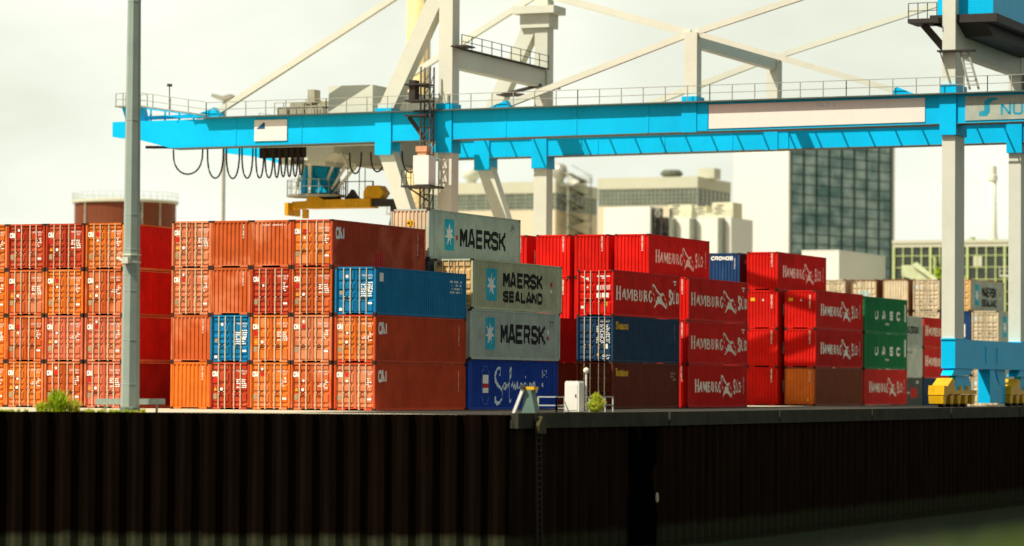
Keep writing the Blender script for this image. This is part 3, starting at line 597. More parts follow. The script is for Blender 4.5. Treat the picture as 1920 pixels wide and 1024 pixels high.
COUNT = {}
def container(x_fl, y_f, tier_z, H, L, col, label, front='door', kind=0, var=0, dstyle=None, estyle=None, sstyle=None, frame_col=None, group='stacked shipping containers', side_col=None):
    """x_fl: left front corner, y_f: front face"""
    t = thing('shipping_container', label, 'container', (x_fl+W/2, y_f+L/2, tier_z), group)
    fcol = frame_col or col
    link('frame', frame_mesh(L, H), t, fcol); link('roof', roof_mesh(L, H), t, col); link('floor', floor_mesh(L), t)
    for sx, sy, sz in ((-1, -1, 0), (1, -1, 0), (-1, -1, 1), (1, -1, 1), (1, 1, 0), (1, 1, 1)):
        c = link('corner_casting', cast_mesh(), t); c.location = (sx*(W/2-0.0895), sy*(L/2-0.0895), 0.06 if sz == 0 else H-0.06)
    s = link('side_wall', side_mesh(L, H), t, side_col or col)
    if sstyle: link('lettering', side_marks(L, H, sstyle), s)
    s2 = link('side_wall', side_mesh(L, H), t, col); s2.rotation_euler.z = PI
    e = link('end_wall', end_mesh(L, H), t, col); e.rotation_euler.z = PI
    if front == 'wall':
        e = link('end_wall', end_mesh(L, H), t, col)
        if estyle: link('lettering', end_marks(L, H, estyle), e)
    else:
        for side in (-1, 1):
            d = link('door', door_mesh(L, H, side, kind), t, col)
            for x in BARX:
                if (x < 0) == (side < 0): link('locking_bar', bar_mesh(L, H, x), d)
            if dstyle:
                me = door_marks(L, H, side < 0, var, dstyle)
                if me: link('marking', me, d)
    return t

# ------------------------------------------------------------------ ground, water, quay walls
random.seed(3)
CORNER = (-62.0, 147.5); LDIR = Vector((-24.2, -9.9)).normalized()
LEND = (CORNER[0]+LDIR.x*330, CORNER[1]+LDIR.y*330)
RPATH = [CORNER, (-60.6, 165), (-59.8, 237), (-58.6, 340), (-52, 900)]
def gz(y): return 0.0 if y < 256 else (-0.35 if y > 268 else -0.35*(y-256)/12)
m = MB()
m.add([(LEND[0], LEND[1], 0), (CORNER[0]-0.02, CORNER[1]+0.02, 0), (-60.62, 165, 0), (-700, 165, 0), (-700, LEND[1], 0)], [(0, 1, 2, 3, 4)])
ys = [165, 237, 256, 260, 264, 268, 340, 900, 2500]; xr = [-60.62, -59.82, -59.6, -59.55, -59.5, -59.45, -58.62, -52.02, -52.02]
m.add([(x, y, gz(y)) for x, y in zip(xr, ys)] + [(-1500, y, gz(y)) for y in ys], [(i, i+1, len(ys)+i+1, len(ys)+i) for i in range(len(ys)-1)])
struct('yard_ground', m, M_CONC)
m = MB(); m.add([(-2500, -600, -6.7), (2500, -600, -6.7), (2500, 3000, -6.7), (-2500, 3000, -6.7)], [(0, 1, 2, 3)]); struct('harbour_water', m, M_WATER)
m = MB(); m.prismz([(-75.2, 150.5), (-63.0, 148.4), (-61.3, 165), (-60.5, 237), (-60.2, 255), (-75.2, 255)], 0.0035, 0.004)
struct('crane_apron', m, paint('dark_apron_ground', (0.040, 0.034, 0.026), rough=0.9, streak=False, rnd=0, dirt=0.5, dirtcol=(0.10, 0.085, 0.06), scale=0.4))  # darker ground sheet along the crane track
def pile_wall(path, per, dep, z0, z1):
    pts = []
    for (a, b) in zip(path, path[1:]):
        a = Vector(a); b = Vector(b); d = (b-a); Ln = d.length; d.normalize(); nn = Vector((-d.y, d.x)); n = max(1, int(Ln/per))
        for i in range(n):
            for f, k in ((0, 0), (0.30, 0), (0.5, 1), (0.80, 1)):
                p = a + d*(i+f)*Ln/n - nn*dep*k; pts.append(p)
    pts.append(Vector(path[-1])); k = len(pts); m = MB()
    m.add([(p.x, p.y, z) for z in (z0, z1) for p in pts], [(i, i+1, k+i+1, k+i) for i in range(k-1)]); return m
o = solo('sheet_pile_wall', pile_wall([LEND, CORNER], 1.16, 0.22, -8, 0.02), M_PILE, 'long black sheet pile quay wall under the left half of the yard, no cap', 'quay wall', (0, 0, 0))
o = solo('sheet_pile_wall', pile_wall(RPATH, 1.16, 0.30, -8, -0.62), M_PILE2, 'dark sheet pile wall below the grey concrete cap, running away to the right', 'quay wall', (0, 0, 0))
m = MB()
for (a, b) in zip(RPATH[:-1], RPATH[1:]):
    a = Vector(a); b = Vector(b); L_ = (b-a).length; d = (b-a).normalized(); nn = Vector((d.y, -d.x)); n = max(1, int(L_/14.6))
    for i in range(n):
        p = a + d*(i*L_/n + 0.12); q = a + d*((i+1)*L_/n - 0.12)
        m.prismz([(p.x+nn.x*0.38, p.y+nn.y*0.38), (q.x+nn.x*0.38, q.y+nn.y*0.38), (q.x-nn.x*0.5, q.y-nn.y*0.5), (p.x-nn.x*0.5, p.y-nn.y*0.5)], -0.64, 0.10)
struct('quay_kerb', m, M_CAP)
m = MB(); m.add([(-8.70, -60, 0), (60, -60, 0), (60, 400, 0), (-8.70, 400, 0)], [(0, 1, 2, 3)]); m.add([(-8.70, -60, 0), (-8.70, 400, 0), (-8.70, 400, -8), (-8.70, -60, -8)], [(0, 1, 2, 3)])
struct('near_bank', m, paint('bank_soil', (0.022, 0.034, 0.006), rough=0.95, streak=False, rnd=0))
m = MB()
for i in range(9000):
    y = random.uniform(29, 60); x = -8.70 + abs(random.gauss(0, 1))*2.2; h = random.uniform(0.02, 0.06); a = random.uniform(0, PI); dx, dy = math.cos(a)*0.02, math.sin(a)*0.02
    lx, ly = random.gauss(0, 0.06), random.gauss(0, 0.06)
    m.mi = random.choice((0, 0, 1)); m.add([(x-dx, y-dy, 0), (x+dx, y+dy, 0), (x+lx, y+ly, h)], [(0, 1, 2)])
tag(link('bank_grass', m.mesh('bank_grass', [paint('bank_grass_green', (0.07, 0.105, 0.008), dirt=0), paint('bank_grass_dark', (0.04, 0.065, 0.006), dirt=0)])), 'green grass growing along the edge of the near bank, bottom right', 'grass', kind='stuff')

# ------------------------------------------------------------------ the container stacks
G_A = 'containers in the leftmost block'; G_B = 'containers in the block right of the mast'
TI = {0: 'bottom', 1: 'second from bottom', 2: 'third from bottom', 3: 'top'}
YA, YB = 162.2, 161.6
AX = [-101.66, -99.20, -96.68, -94.10]
AN = ['stack cut by the left edge', 'first full stack from left', 'second full stack from left', 'stack just left of mast']
ACOL = [[(C_AMBER, 0), (C_AMBER, 2), (C_TANOR, 1), (C_AMBER, 0)],
        [(C_AMBER, 0), (C_ORANGE, 1), (C_ORANGE, 1), (C_BRICK, 0)],
        [(C_ORANGE, 1), (C_PINK, 0), (C_AMBER, 0), (C_BRICK, 0)],
        [(C_PINK, 1), (C_PINK, 0), (C_ORANGE, 1), (C_AMBER, 0)]]
CN = {id(C_ORANGE): 'orange', id(C_PALE): 'faded orange', id(C_AMBER): 'amber', id(C_BRICK): 'brick red', id(C_PINK): 'bleached pink', id(C_TANOR): 'tan orange', id(C_BLUE): 'azure blue'}
for c in range(4):
    for k in range(4):
        col, kind = ACOL[c][k]
        container(AX[c], YA, k*STD, STD, 12.192, col, '%s container with doors, %s of %s' % (CN[id(col)], TI[k], AN[c]), 'door', kind, (c*3+k*5) % 4, 'box', None,
                  'cai' if c == 3 else None, None, side_col=(C_DARKR, C_SCAR, C_RED, C_RED)[k] if c == 3 else None, group=G_A)  # upper side reds brightened in colour for light bounced in the gap
BX = [-88.29, -85.84, -83.37, -80.88, -78.27]
BN = ['first stack right of the mast', 'second stack right of the mast', 'third stack right of the mast', 'fourth stack right of the mast', 'three-high stack topped by blue']
#  per stack from the bottom: colour, 'd'/'w', door kind
BC = [[(C_TANOR, 'w', 0), (C_ORANGE, 'w', 0), (C_PALE, 'd', 0), (C_PALE, 'd', 0)],
      [(C_BRICK, 'd', 2), (C_BLUE, 'd', 0), (C_ORANGE, 'w', 0), (C_ORANGE, 'w', 0)],
      [(C_AMBER, 'd', 2), (C_AMBER, 'd', 1), (C_BRICK, 'd', 0), (C_ORANGE, 'w', 0)],
      [(C_ORANGE, 'd', 2), (C_PALE, 'd', 1), (C_ORANGE, 'd', 0), (C_AMBER, 'd', 1)],
      [(C_PALE, 'd', 2), (C_AMBER, 'd', 0), (C_BLUE, 'd', 1)]]
for c in range(5):
    for k, (col, fr, kind) in enumerate(BC[c]):
        st = None
        if c == 3 and k == 3: st = 'caired'
        if c == 4: st = 'blue' if k == 2 else 'cai'
        side_col = {(3, 3): C_BRICK, (4, 0): C_SIDE, (4, 1): C_SIDE}.get((c, k))  # sides and frames darker than the ends: shade put into the paint
        t = container(BX[c], YB, k*STD, STD, 12.192, col, '%s container with %s, %s of %s' % (CN[id(col)], 'doors' if fr == 'd' else 'ribbed end', 'top' if (c == 4 and k == 2) else TI[k], BN[c]),
                      'door' if fr == 'd' else 'wall', kind, (c+k*3) % 4, 'blue' if col is C_BLUE else 'box', ('boxtop' if (c, k) == (2, 3) else 'box') if fr == 'w' else None, st, group=G_B)
        if side_col:
            for ch in t.children:
                if ch.name.startswith('side_wall') or ch.name.startswith('frame'): ch.material_slots[0].material = side_col
# grey and blue boxes behind, with their long sides showing
G_M = 'containers in the grey and blue stack'
MX = -75.70-W
container(-75.72-W, 173.9, 0, HC, 13.716, C_ROYAL, 'royal blue container with white script lettering, bottom of the grey stack', 'door', 0, 0, None, None, 'script', group=G_M)
container(-75.60-W, 173.9, HC, HC, 13.716, C_MGREY, 'clean grey container with black lettering and star, second in its stack', 'wall', 0, 0, None, None, 'star2', group=G_M)
container(-75.70-W, 174.4, 2*HC, HC, 13.716, C_MOLIVE, 'stained olive grey container with two-line black lettering and yellow doors', 'door', 2, 0, 'patch', None, 'star3', C_RUSTY, group=G_M)
for ch in list(bpy.data.objects):
    if ch.name.startswith('door') and ch.parent and ch.parent['label'].startswith('stained olive'): ch.material_slots[0].material = C_RUSTY
    if ch.name.startswith('frame') and ch.parent and ch.parent['label'].startswith('stained olive'): ch.material_slots[0].material = C_MOLIVE
X2 = -78.47-W
container(X2, 174.4, 0, HC, 12.192, C_CHAR, 'charcoal container low behind the blue script box, bottom of its stack', 'wall', group=G_M)
container(X2, 174.4, HC, HC, 12.192, C_BROWN, 'brown container second from bottom, under the high grey starred box', 'wall', group=G_M)
container(X2, 174.4, 2*HC, HC, 13.716, C_CHAR, 'dark container directly under the highest grey starred box', 'wall', group=G_M)
container(X2, 174.4, 3*HC, HC, 13.716, C_MGREY, 'grey container with cream end marked 45, highest of all the stacks', 'wall', 0, 0, None, '45', 'star', group=G_M)
for ch in list(bpy.data.objects):
    if ch.name.startswith('end_wall') and ch.parent and ch.parent['label'].startswith('grey container with cream end'): ch.material_slots[0].material = paint('cream_end', (0.66, 0.56, 0.38), dirt=0.4, dirtcol=(0.3, 0.2, 0.08))
# red block
G_C = 'red block containers'
c0x = -74.30-W
container(c0x, 193.2, 0, HC, 12.192, C_BROWN, 'dark brown container with small yellow word, bottom, behind the white cabinet', 'door', 1, 0, None, None, 'tex', group=G_C)
container(c0x, 193.2, HC, HC, 12.192, C_NAVY, 'navy container with white printed doors and yellow word on its side', 'door', 0, 0, 'navy', None, 'seaco', group=G_C)
container(c0x, 193.2, 2*HC, HC, 12.192, C_RED, 'red container with doors and large white bird emblem, above the navy one', 'door', 1, 0, 'bird', None, 'bird', group=G_C)
container(-82.55, 193.2, 0, HC, 12.192, C_BROWN, 'dark brown container deep in the gap left of the brown yellow-word box', 'wall', group=G_C)
container(-82.55, 193.2, HC, HC, 12.192, C_DARKR, 'maroon red container deep in the gap left of the navy box', 'wall', group=G_C)
c1x = -74.50-W
for k, nm in enumerate(('bottom', 'middle', 'top')):
    container(c1x, 207.7, k*HC, HC, 12.192, C_RED, 'red bird emblem container, %s of the three-high stack right of navy' % nm, 'wall', 0, 0, None, 'bird', 'birds' if k == 0 else 'bird', group=G_C)
CTX = [-88.42, -85.28, -82.48, -79.60]
CTN = ['half hidden by grey box', 'second along the high red row', 'third along the high red row', 'at the right end of high red row']
for c in range(4):
    for k in range(4):
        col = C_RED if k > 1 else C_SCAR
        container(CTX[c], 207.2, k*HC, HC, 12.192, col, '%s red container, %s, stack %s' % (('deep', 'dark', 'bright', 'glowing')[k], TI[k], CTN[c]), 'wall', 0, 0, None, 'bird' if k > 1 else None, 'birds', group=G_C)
# second red block, with navy and green neighbours
G_D = 'containers in the second red block'
for k in range(4):
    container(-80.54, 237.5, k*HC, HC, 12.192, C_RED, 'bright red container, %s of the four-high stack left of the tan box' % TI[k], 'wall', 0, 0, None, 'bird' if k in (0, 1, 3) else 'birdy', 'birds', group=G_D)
for k in range(3):
    container(-77.70, 238.0, k*HC, HC, 12.192, (C_TANOR, C_RED, C_RED)[k], ('tan orange ended container with brown side, bottom, left of the green stack', 'red emblem container above the tan one, beside the lower green box', 'red emblem container with yellow plate, top, beside the upper green box')[k],
              'wall', 0, 0, None, ('tan', 'bird', 'birdy')[k], (None, 'birds', 'birds')[k], group=G_D)
for ch in list(bpy.data.objects):
    if (ch.name.startswith('side_wall') or ch.name.startswith('frame')) and ch.parent and ch.parent['label'].startswith('tan orange ended'): ch.material_slots[0].material = paint('rust_brown_paint', (0.26, 0.062, 0.020), dirt=0.3, dirtcol=(0.1, 0.03, 0.015))
for k in range(4):
    container(-84.08, 239.0, k*HC, HC, 12.192, (C_BRICK, C_RED2, C_SCAR, C_CROB)[k], ('brick red container, bottom, under the blue ribbed one', 'dusty red container, second, under the blue ribbed one', 'deep red container right under the blue ribbed one', 'blue ribbed container with white word across its end, between red stacks')[k],
              'wall', 0, 0, None, 'cronos' if k == 3 else None, 'loop' if k == 3 else None, group=G_D)
for ch in list(bpy.data.objects):
    if ch.name.startswith('side_wall') and ch.parent and ch.parent['label'].startswith('blue ribbed'): ch.material_slots[0].material = paint('maroon_paint', (0.05, 0.010, 0.014), dirt=0.2)
for k in range(3):
    container(-76.36-W, 254.4, k*HC, HC, 12.192, (C_RED2, C_GREEN, C_GREEN)[k], ('red bird emblem container under the two green boxes', 'lower green container with white letters and red box below', 'upper green container with white letters, no box above it')[k], 'wall', 0, 0, None, None, ('birds', 'green', 'green')[k], group=G_D)
G_E = 'containers right of the green boxes'
ge = gz(270)
for k in range(3):
    container(-77.0-W, 267.5, ge+k*STD, STD, 6.058, (C_CHAR, C_MPALE, C_MGREY)[k], ('short charcoal container with red patch, bottom, right of the green stack', 'short plain pale grey container, middle, right of the green stack', 'short grey container with black word, top, right of the green stack')[k], 'wall', 0, 0, None, None, ('patch', 'note', 'starsm')[k], group=G_E)
for k in range(3):
    container(-77.0-W, 274.0, ge+k*STD, STD, 12.192, (C_NAVY, C_RED2, C_RED2)[k], ('dark blue container at the bottom, just left of the yellow crane wheels', 'lower red emblem container, just left of the crane leg', 'upper red emblem container, just left of the crane leg')[k], 'wall', 0, 0, None, None, (None, 'bird', 'bird')[k], group=G_E)
# far row of cream boxes
G_F = 'cream containers in the far row'
FX = [-91.55, -88.63, -85.55, -82.70, -79.83, -77.26]
FN = ['behind the red top box, leftmost', 'with pale blue stickers', 'with the ribbed rusty end', 'left of the crane leg', 'behind the crane leg', 'between the two crane legs']
for c in range(6):
    for k in range(4 if c < 5 else 3):
        top = (k == (3 if c < 5 else 2))
        col = C_BEIGE; fr, kind, ds, es, ss = 'door', 0, 'star', None, None
        if c == 1: ds, kind, col = 'patch', 1, C_BEIGE
        if c == 2: fr, col = 'wall', C_BEIGE
        if c == 4 and k == 3: col, ss, ds, kind = C_RUSTY, 'star4', None, 2
        if c == 4 and k == 2: col, fr, es = C_CROB, 'wall', 'plate'
        if c == 5: ss = 'star4'
        tt = ('bottom', 'second tier', 'third tier', 'top tier')[k]
        t = container(FX[c], 290.6 + (0.3 if c == 1 else 0), ge+k*HC, HC, 12.192, col, '%s far container, %s, %s' % ({id(C_BEIGE): 'weathered cream', id(C_RUSTY): 'rusty yellow doored grey', id(C_CROB): 'steel blue'}[id(col)], tt, FN[c]), fr, kind, 0, ds, es, ss, group=G_F)
        if (c == 4 and k == 3) or c == 5:
            for ch in t.children:
                if ch.name.startswith('side_wall'): ch.material_slots[0].material = C_MGREY
        if c in (1, 2):
            for ch in t.children:
                if ch.name.startswith('frame') or ch.name.startswith('side_wall'): ch.material_slots[0].material = paint('rust_brown_frame', (0.22, 0.10, 0.045), dirt=0.6)
# ------------------------------------------------------------------ the gantry crane
def railing(m, p, q, n, h=1.1, r=0.028, mids=2):
    p = Vector(p); q = Vector(q)
    for i in range(n+1):
        a = p + (q-p)*i/n; m.beam(a, a+Vector((0, 0, h)), r*2, r*2)
    for j in range(mids):
        z = h - j*h/mids; m.beam(p+Vector((0, 0, z)), q+Vector((0, 0, z)), r*1.6, r*1.6)
crane = thing('gantry_crane', 'tall cyan and cream gantry crane spanning the whole yard above the stacks', 'crane', (-62, 225, 0))
def zb(x): return 19.60 + (x+105)*0.0070
def zt(x): return 21.72 + (x+105)*0.0045
YF, YR = 225.0, 243.7
def girder(y, ov=0.55):
    m = MB(); xs = [-128.27, -123.1, -112, -100, -80, -60, -44]
    bot = [(x, zb(x)) for x in xs]; bot = [(-128.27, 20.45), (-125.9, 20.18)] + bot[1:]
    m.prism(bot + [(x, zt(x)) for x in reversed(xs)], y, y+1.35)
    for i in range(13):      # web stiffeners
        x = -117.5 + i*5.6
        if not any(abs(x-q) < 1.6 for q in (-105, -100, -80.5, -61.5, -114.5)) and not (-79.5 < x < -45): m.box(x-0.05, x+0.05, y-0.03, y-0.001, zb(x)+0.05, zt(x)-0.05)
    f = part('main_girder', m, M_CYAN, crane)
    m = MB(); xs2 = [-120.2, -100, -80, -60, -44]
    m.prism([(x, zt(x)+0.004) for x in xs2] + [(x, zt(x)+0.10) for x in reversed(xs2)], y-ov, y+1.9)
    m.prism([(x, zb(x)-0.06) for x in xs[1:]] + [(x, zb(x)-0.003) for x in reversed(xs[1:])], y-0.10, y+1.45)
    part('flange', m, M_WALKW, f)
    return f
gf = girder(YF); gr = girder(YR)
m = MB()      # tie brackets on the inner face of the far girder
for i in range(34):
    x = -122 + i*2.12; z = zt(x)-0.12; m.beam((x, YR-0.01, z), (x, YR-2.0, z), 0.10, 0.10)
m.beam((-122, YR-2.0, zt(-122)-0.02), (-50, YR-2.0, zt(-50)-0.02), 0.08, 0.08)
part('cable_tray', m, M_CYAN, crane)
m = MB()      # raised end of the girder: sloping box and walkway
m.prism([(-127.3, 21.60), (-125.6, 21.62), (-125.9, 22.74), (-127.7, 22.74)], YF+0.45, YF+1.1)
for i in range(5): x = -125.2+i*1.25; m.box(x-0.06, x+0.06, YF+0.5, YF+0.62, 21.6, 22.6-i*0.16)
m.beam((-125.6, YF+0.56, 22.66), (-119.9, YF+0.56, 21.9), 0.14, 0.16); m.beam((-125.6, YF+0.56, 21.9), (-121.5, YF+0.56, 21.95), 0.10, 0.3)
part('girder_end_frame', m, M_CYAN, crane)
m = MB(); m.box(-128.0, -125.9, YF-0.2, YF+1.5, 22.76, 22.86); railing(m, (-127.9, YF-0.15, 22.86), (-126.0, YF-0.15, 22.86), 3, 0.95); railing(m, (-127.9, YF+1.4, 22.86), (-126.0, YF+1.4, 22.86), 3, 0.95)
m.beam((-126, YF-0.1, 22.8), (-119.8, YF-0.1, 21.9), 0.5, 0.1)
part('end_platform', m, M_CRGREY, crane)
for y in (YF-0.5, YR+1.8):
    m = MB(); railing(m, (-126, y, 22.75), (-119.8, y, 21.8), 4)
    x = -119.8
    while x < -46:
        x2 = x+10.2; railing(m, (x, y, zt(x)+0.1), (min(x2, -46), y, zt(x2)+0.1), 6); x = x2
    part('railing', m, M_RAIL, crane)
m = MB(); m.beam((-123.6, YF+0.6, 21.9), (-123.6, YF+0.6, 24.4), 0.06, 0.06); m.box(-123.75, -123.45, YF+0.45, YF+0.75, 24.3, 24.5); part('wind_gauge', m, M_DARKST, crane)
for pl in ([(-121.3, 21.78), (-118.8, 21.78), (-119.3, 22.5)], [(-96.6, 21.8), (-94.7, 21.8), (-95.0, 22.4)], [(-65.6, 21.9), (-63.7, 21.9), (-65.2, 22.55)]):
    m = MB(); m.prism(pl, YF-0.3, YF+1.0); part('stay_lug', m, M_CYAN, crane)
for y in (YF, YR):
    # left side: upright column and bent brace, each with a cyan collar at the girder
    m = MB(); m.box(-100.62, -99.52, y+0.15, y+1.45, 0.1, 33.6); part('column', m, M_CREAM, crane)
    m = MB(); m.box(-100.72, -99.42, y-0.12, y+1.62, 18.65, 22.32); part('collar', m, M_CYAN, crane)
    m = MB(); m.beam((-105.05, y+0.75, 22.0), (-101.0, y+0.75, 30.2), 1.15, 1.1, 1.2, 1.1, up=(0, 1, 0)); m.beam((-105.0, y+0.75, 18.9), (-100.4, y+0.75, 6.2), 1.15, 1.1, 0.9, 1.0, up=(0, 1, 0))
    m.box(-105.62, -104.46, y+0.18, y+1.34, 21.9, 22.5)
    part('brace', m, M_CREAM, crane)
    m = MB(); m.box(-105.70, -104.38, y-0.12, y+1.62, 18.6, 22.1); part('collar', m, M_CYAN, crane)
    # middle post
    m = MB(); m.box(-81.2, -80.25, y+0.2, y+1.2, 22.0, 27.0); part('post', m, M_CREAM, crane)
    m = MB(); m.box(-81.28, -80.15, y-0.12, y+1.6, 19.72, 22.32); m.box(-80.148, -79.3, y-0.06, y+0.5, 19.8, 21.8); part('collar', m, M_CYAN, crane)
    # right side
    m = MB(); m.box(-62.0, -61.06, y+0.1, y+2.6, 4.86, 33.0); part('column', m, M_CREAM, crane)
    m = MB(); m.box(-62.12, -60.94, y-0.15, y+2.8, 19.1, 22.66); part('collar', m, M_CYAN, crane)
    # stays
    for nm, p, q, wd in (('stay', (-119.5, y+0.65, 22.15), (-100.1, y+0.65, 32.9), 0.42), ('stay', (-95.4, y+0.65, 22.1), (-80.9, y+0.65, 26.95), 0.42), ('stay', (-80.5, y+0.65, 26.95), (-65.6, y+0.65, 22.4), 0.36),
                         ('stay', (-80.9, y+0.65, 27.0), (-99.9, y+0.65, 32.5), 0.40), ('stay', (-80.5, y+0.65, 27.0), (-61.6, y+0.65, 32.3), 0.40)):
        m = MB(); m.beam(p, q, wd, wd*1.05); part(nm, m, M_CREAM, crane)
for x0, x1, z0, z1 in ((-100.5, -99.65, 25.1, 26.5), (-81.0, -80.4, 25.95, 26.95), (-61.95, -61.1, 24.9, 26.2)):
    m = MB(); m.box(x0, x1, YF+1.21 if x0 < -80.5 and x0 > -90 else YF+1.46 if x0 < -90 else YF+2.61, YR+0.09, z0, z1); part('cross_beam', m, M_CREAM, crane)
m = MB(); m.box(-100.9, -99.3, YF+1.5, YR+0.1, 26.52, 26.60); railing(m, (-99.35, YF+1.5, 26.6), (-99.35, YR, 26.6), 9, 1.0); m.box(-99.5, -98.2, YF-0.2, YF+1.4, 26.5, 26.62); m.box(-99.4, -98.3, YR-0.9, YR+0.0, 24.9, 25.0)
m.box(-103.0, -100.8, YR-2.0, YR-0.2, 24.4, 24.5); m.beam((-102.9, YR-1, 24.5), (-99.6, YR-1, 25.2), 0.5, 0.2)
part('walkway', m, M_DARKST, crane)
for y in (YR,):
    m = MB(); m.box(-102.3, -98.7, y-0.6, y+2.0, 31.0, 31.6); m.box(-101.8, -99.3, y-0.1, y+1.9, 29.9, 31.0); part('head_block', m, M_CREAM, crane)
m = MB(); m.box(-101.4, -98.9, YF-0.3, YF+2.2, 33.0, 34.6); part('head_block', m, M_CREAM, crane)
# right-hand machinery house on the cross beam, with platforms and ladders
m = MB(); m.box(-62.6, -58.6, YF+1.0, YR+2.2, 27.6, 31.5); part('machine_house', m, M_CYAN, crane)
m = MB(); m.box(-63.0, -58.2, YF+0.4, YR+2.8, 27.0, 27.58); m.prismx([(YF+2.7, 26.22), (YR, 26.22), (YR+2, 26.98), (YF+0.6, 26.98)], -62.2, -59.0); m.box(-64.4, -62.2, YF-0.3, YF+2.2, 27.0, 27.3); railing(m, (-64.35, YF-0.25, 27.3), (-62.3, YF-0.25, 27.3), 3, 1.1)
m.beam((-63.6, YF+1, 27.0), (-62.05, YF+1, 25.2), 0.25, 0.5); m.beam((-62.2, YF-0.2, 24.95), (-59.6, YF-0.2, 24.95), 0.8, 0.12); part('machine_platform', m, M_DARKST, crane)
m = MB()
for dx in (0, 0.55): m.beam((-60.6+dx, YF-0.3, 24.9), (-59.9+dx*1.15, YF-0.3, 22.2), 0.10, 0.14)
for i in range(9): f = i/9; m.beam((-60.6+f*0.7, YF-0.3, 24.9-2.7*f), (-60.05+f*0.78, YF-0.3, 24.9-2.7*f), 0.05, 0.05)
m.beam((-62.1, YF-0.1, 24.9), (-61.4, YF-0.1, 22.7), 0.07, 0.07)
part('ladder', m, M_CRGREY, crane)
m = MB(); m.box(-62.0, -59.2, YR+0.5, YR+2.0, 22.0, 25.0); part('rear_bracket', m, M_CRGREY, crane)
# signs
m = MB(); m.box(-115.85, -113.1, YF-0.10, YF-0.03, 19.85, 21.45); s = part('sign_panel', m, M_SIGN, crane, label='small white sign panel with blue mark at left')
m = MB(); [m.add([(x, YF-0.104, z) for x, z in p], [tuple(range(len(p)))]) for p in ([(-115.7, 20.75), (-115.1, 21.25), (-114.95, 21.25), (-114.95, 20.75)],)]; part('emblem', m, paint('sign_blue', (0.02, 0.10, 0.22)), s)
def zs(x, f): return zb(x)+0.16 + (zt(x)-zb(x)-0.32)*f
m = MB(); m.prism([(-79.22, zs(-79.2, 0)), (-63.2, zs(-63.2, 0)), (-63.2, zs(-63.2, 1)), (-79.22, zs(-79.2, 1))], YF-0.06, YF-0.02); s = part('sign_panel', m, M_SIGN, crane, label='long blank white sign panel')
m = MB(); [m.add([(p.x, YF-0.064, p.y) for p in q], [tuple(range(len(q)))]) for q in font_tris('NLT 2', -71.2, 21.32, 0.28, width=1.5)]; part('lettering', m, paint('sign_faint', (0.45, 0.62, 0.66)), s)
m = MB(); m.prism([(-60.3, zs(-60.3, 0)), (-44.5, zs(-44.5, 0)), (-44.5, zs(-44.5, 1)), (-60.3, zs(-60.3, 1))], YF-0.06, YF-0.02); s = part('sign_panel', m, paint('sign_grey', (0.42, 0.46, 0.38), rough=0.5), crane, label='grey sign panel with blue emblem and letters')
m = MB()
for q in [[(-59.3, 20.35), (-58.75, 20.35), (-58.55, 20.6), (-58.55, 21.2), (-58.3, 21.45), (-57.95, 21.45), (-58.1, 21.62), (-58.65, 21.62), (-58.95, 21.4), (-58.95, 20.75), (-59.3, 20.68)]]: m.add([(x, YF-0.064, z) for x, z in q], [tuple(range(len(q)))])
for q in block('NU', -57.75, -56.2, 20.42, 21.18, 0.16): m.add([(p.x, YF-0.064, p.y) for p in q], [(0, 1, 2, 3)])
part('emblem', m, paint('sign_teal', (0.02, 0.33, 0.46)), s)
# sill beam, bogies, rail house
m = MB(); m.box(-62.0, -61.0, YF+0.02, YR+10, 2.80, 4.84); m.box(-62.03, -60.97, YF-0.05, YF+2.9, 4.80, 4.9)
m.box(-62.02, -60.98, YR-0.05, YR+2.9, 4.82, 4.92)
for y in (YF+8.4, YF+11.5, YF+20): m.box(-61.005, -60.95, y, y+0.3, 3.2, 4.4)
part('sill_beam', m, M_CYAN, crane)
for y0 in (221.9, 240.4):
    m = MB(); m.prismx([(y0+2.6, 2.3), (y0+7.4, 2.3), (y0+8.4, 2.79), (y0+3.4, 2.79)], -61.9, -61.1); m.prismx([(y0+4.0, 1.1), (y0+8.6, 1.1), (y0+7.8, 2.29), (y0+4.2, 2.29)], -61.75, -61.25); part('equaliser', m, M_CYAN, crane)
    m = MB()
    m.prismx([(y0+1.0, 1.0), (y0+9.2, 1.0), (y0+9.2, 1.28), (y0+1.0, 1.28)], -61.95, -61.05)
    m.prismx([(y0+0.0, 0.95), (y0+0.98, 0.9), (y0+2.6, 1.30), (y0+2.9, 1.95), (y0+2.3, 2.12), (y0+0.9, 1.55), (y0+0.1, 1.6)], -62.06, -60.94)
    for i in range(5): m.prismx([(y0+0.02+i*1.9, 0.35), (y0+0.62+i*1.9, 0.3), (y0+0.95+i*1.9, 0.97), (y0-0.05+i*1.9, 0.88)], -62.02, -60.98)
    for i in range(4): m.prismx([(y0+1.15+i*1.9, 1.29), (y0+1.75+i*1.9, 1.29), (y0+1.6+i*1.9, 1.6), (y0+1.3+i*1.9, 1.6)], -61.9, -61.1)
    bo = part('bogie', m, M_YELLOW, crane)
    for i in range(4):
        m = MB(); m.lathe((0, 0, 0), [(0.05, -0.2), (0.36, -0.2), (0.36, 0.12), (0.42, 0.12), (0.42, 0.2), (0.05, 0.2)], 14)
        m.v = [(-61.5+z, y0+1.45+i*1.9+x, 0.44+y) for x, y, z in m.v]; part('wheel', m, M_DARKST, bo)
m = MB(); m.prismx([(235.0, 0.35), (238.6, 0.35), (238.6, 1.2), (237.0, 2.0), (236.2, 2.79), (235.0, 2.79)], -62.0, -61.1); m.prismx([(238.65, 0.35), (240.2, 0.35), (240.2, 2.79), (237.4, 2.79), (238.65, 1.6)], -61.9, -61.3); part('cable_drum_house', m, M_CYAN, crane)
m = MB()
for dx in (-0.45, 0.45): m.beam((-61.5+dx*0.14, 150, 0.06), (-61.5+dx*0.14, 330, -0.30), 0.07, 0.12)
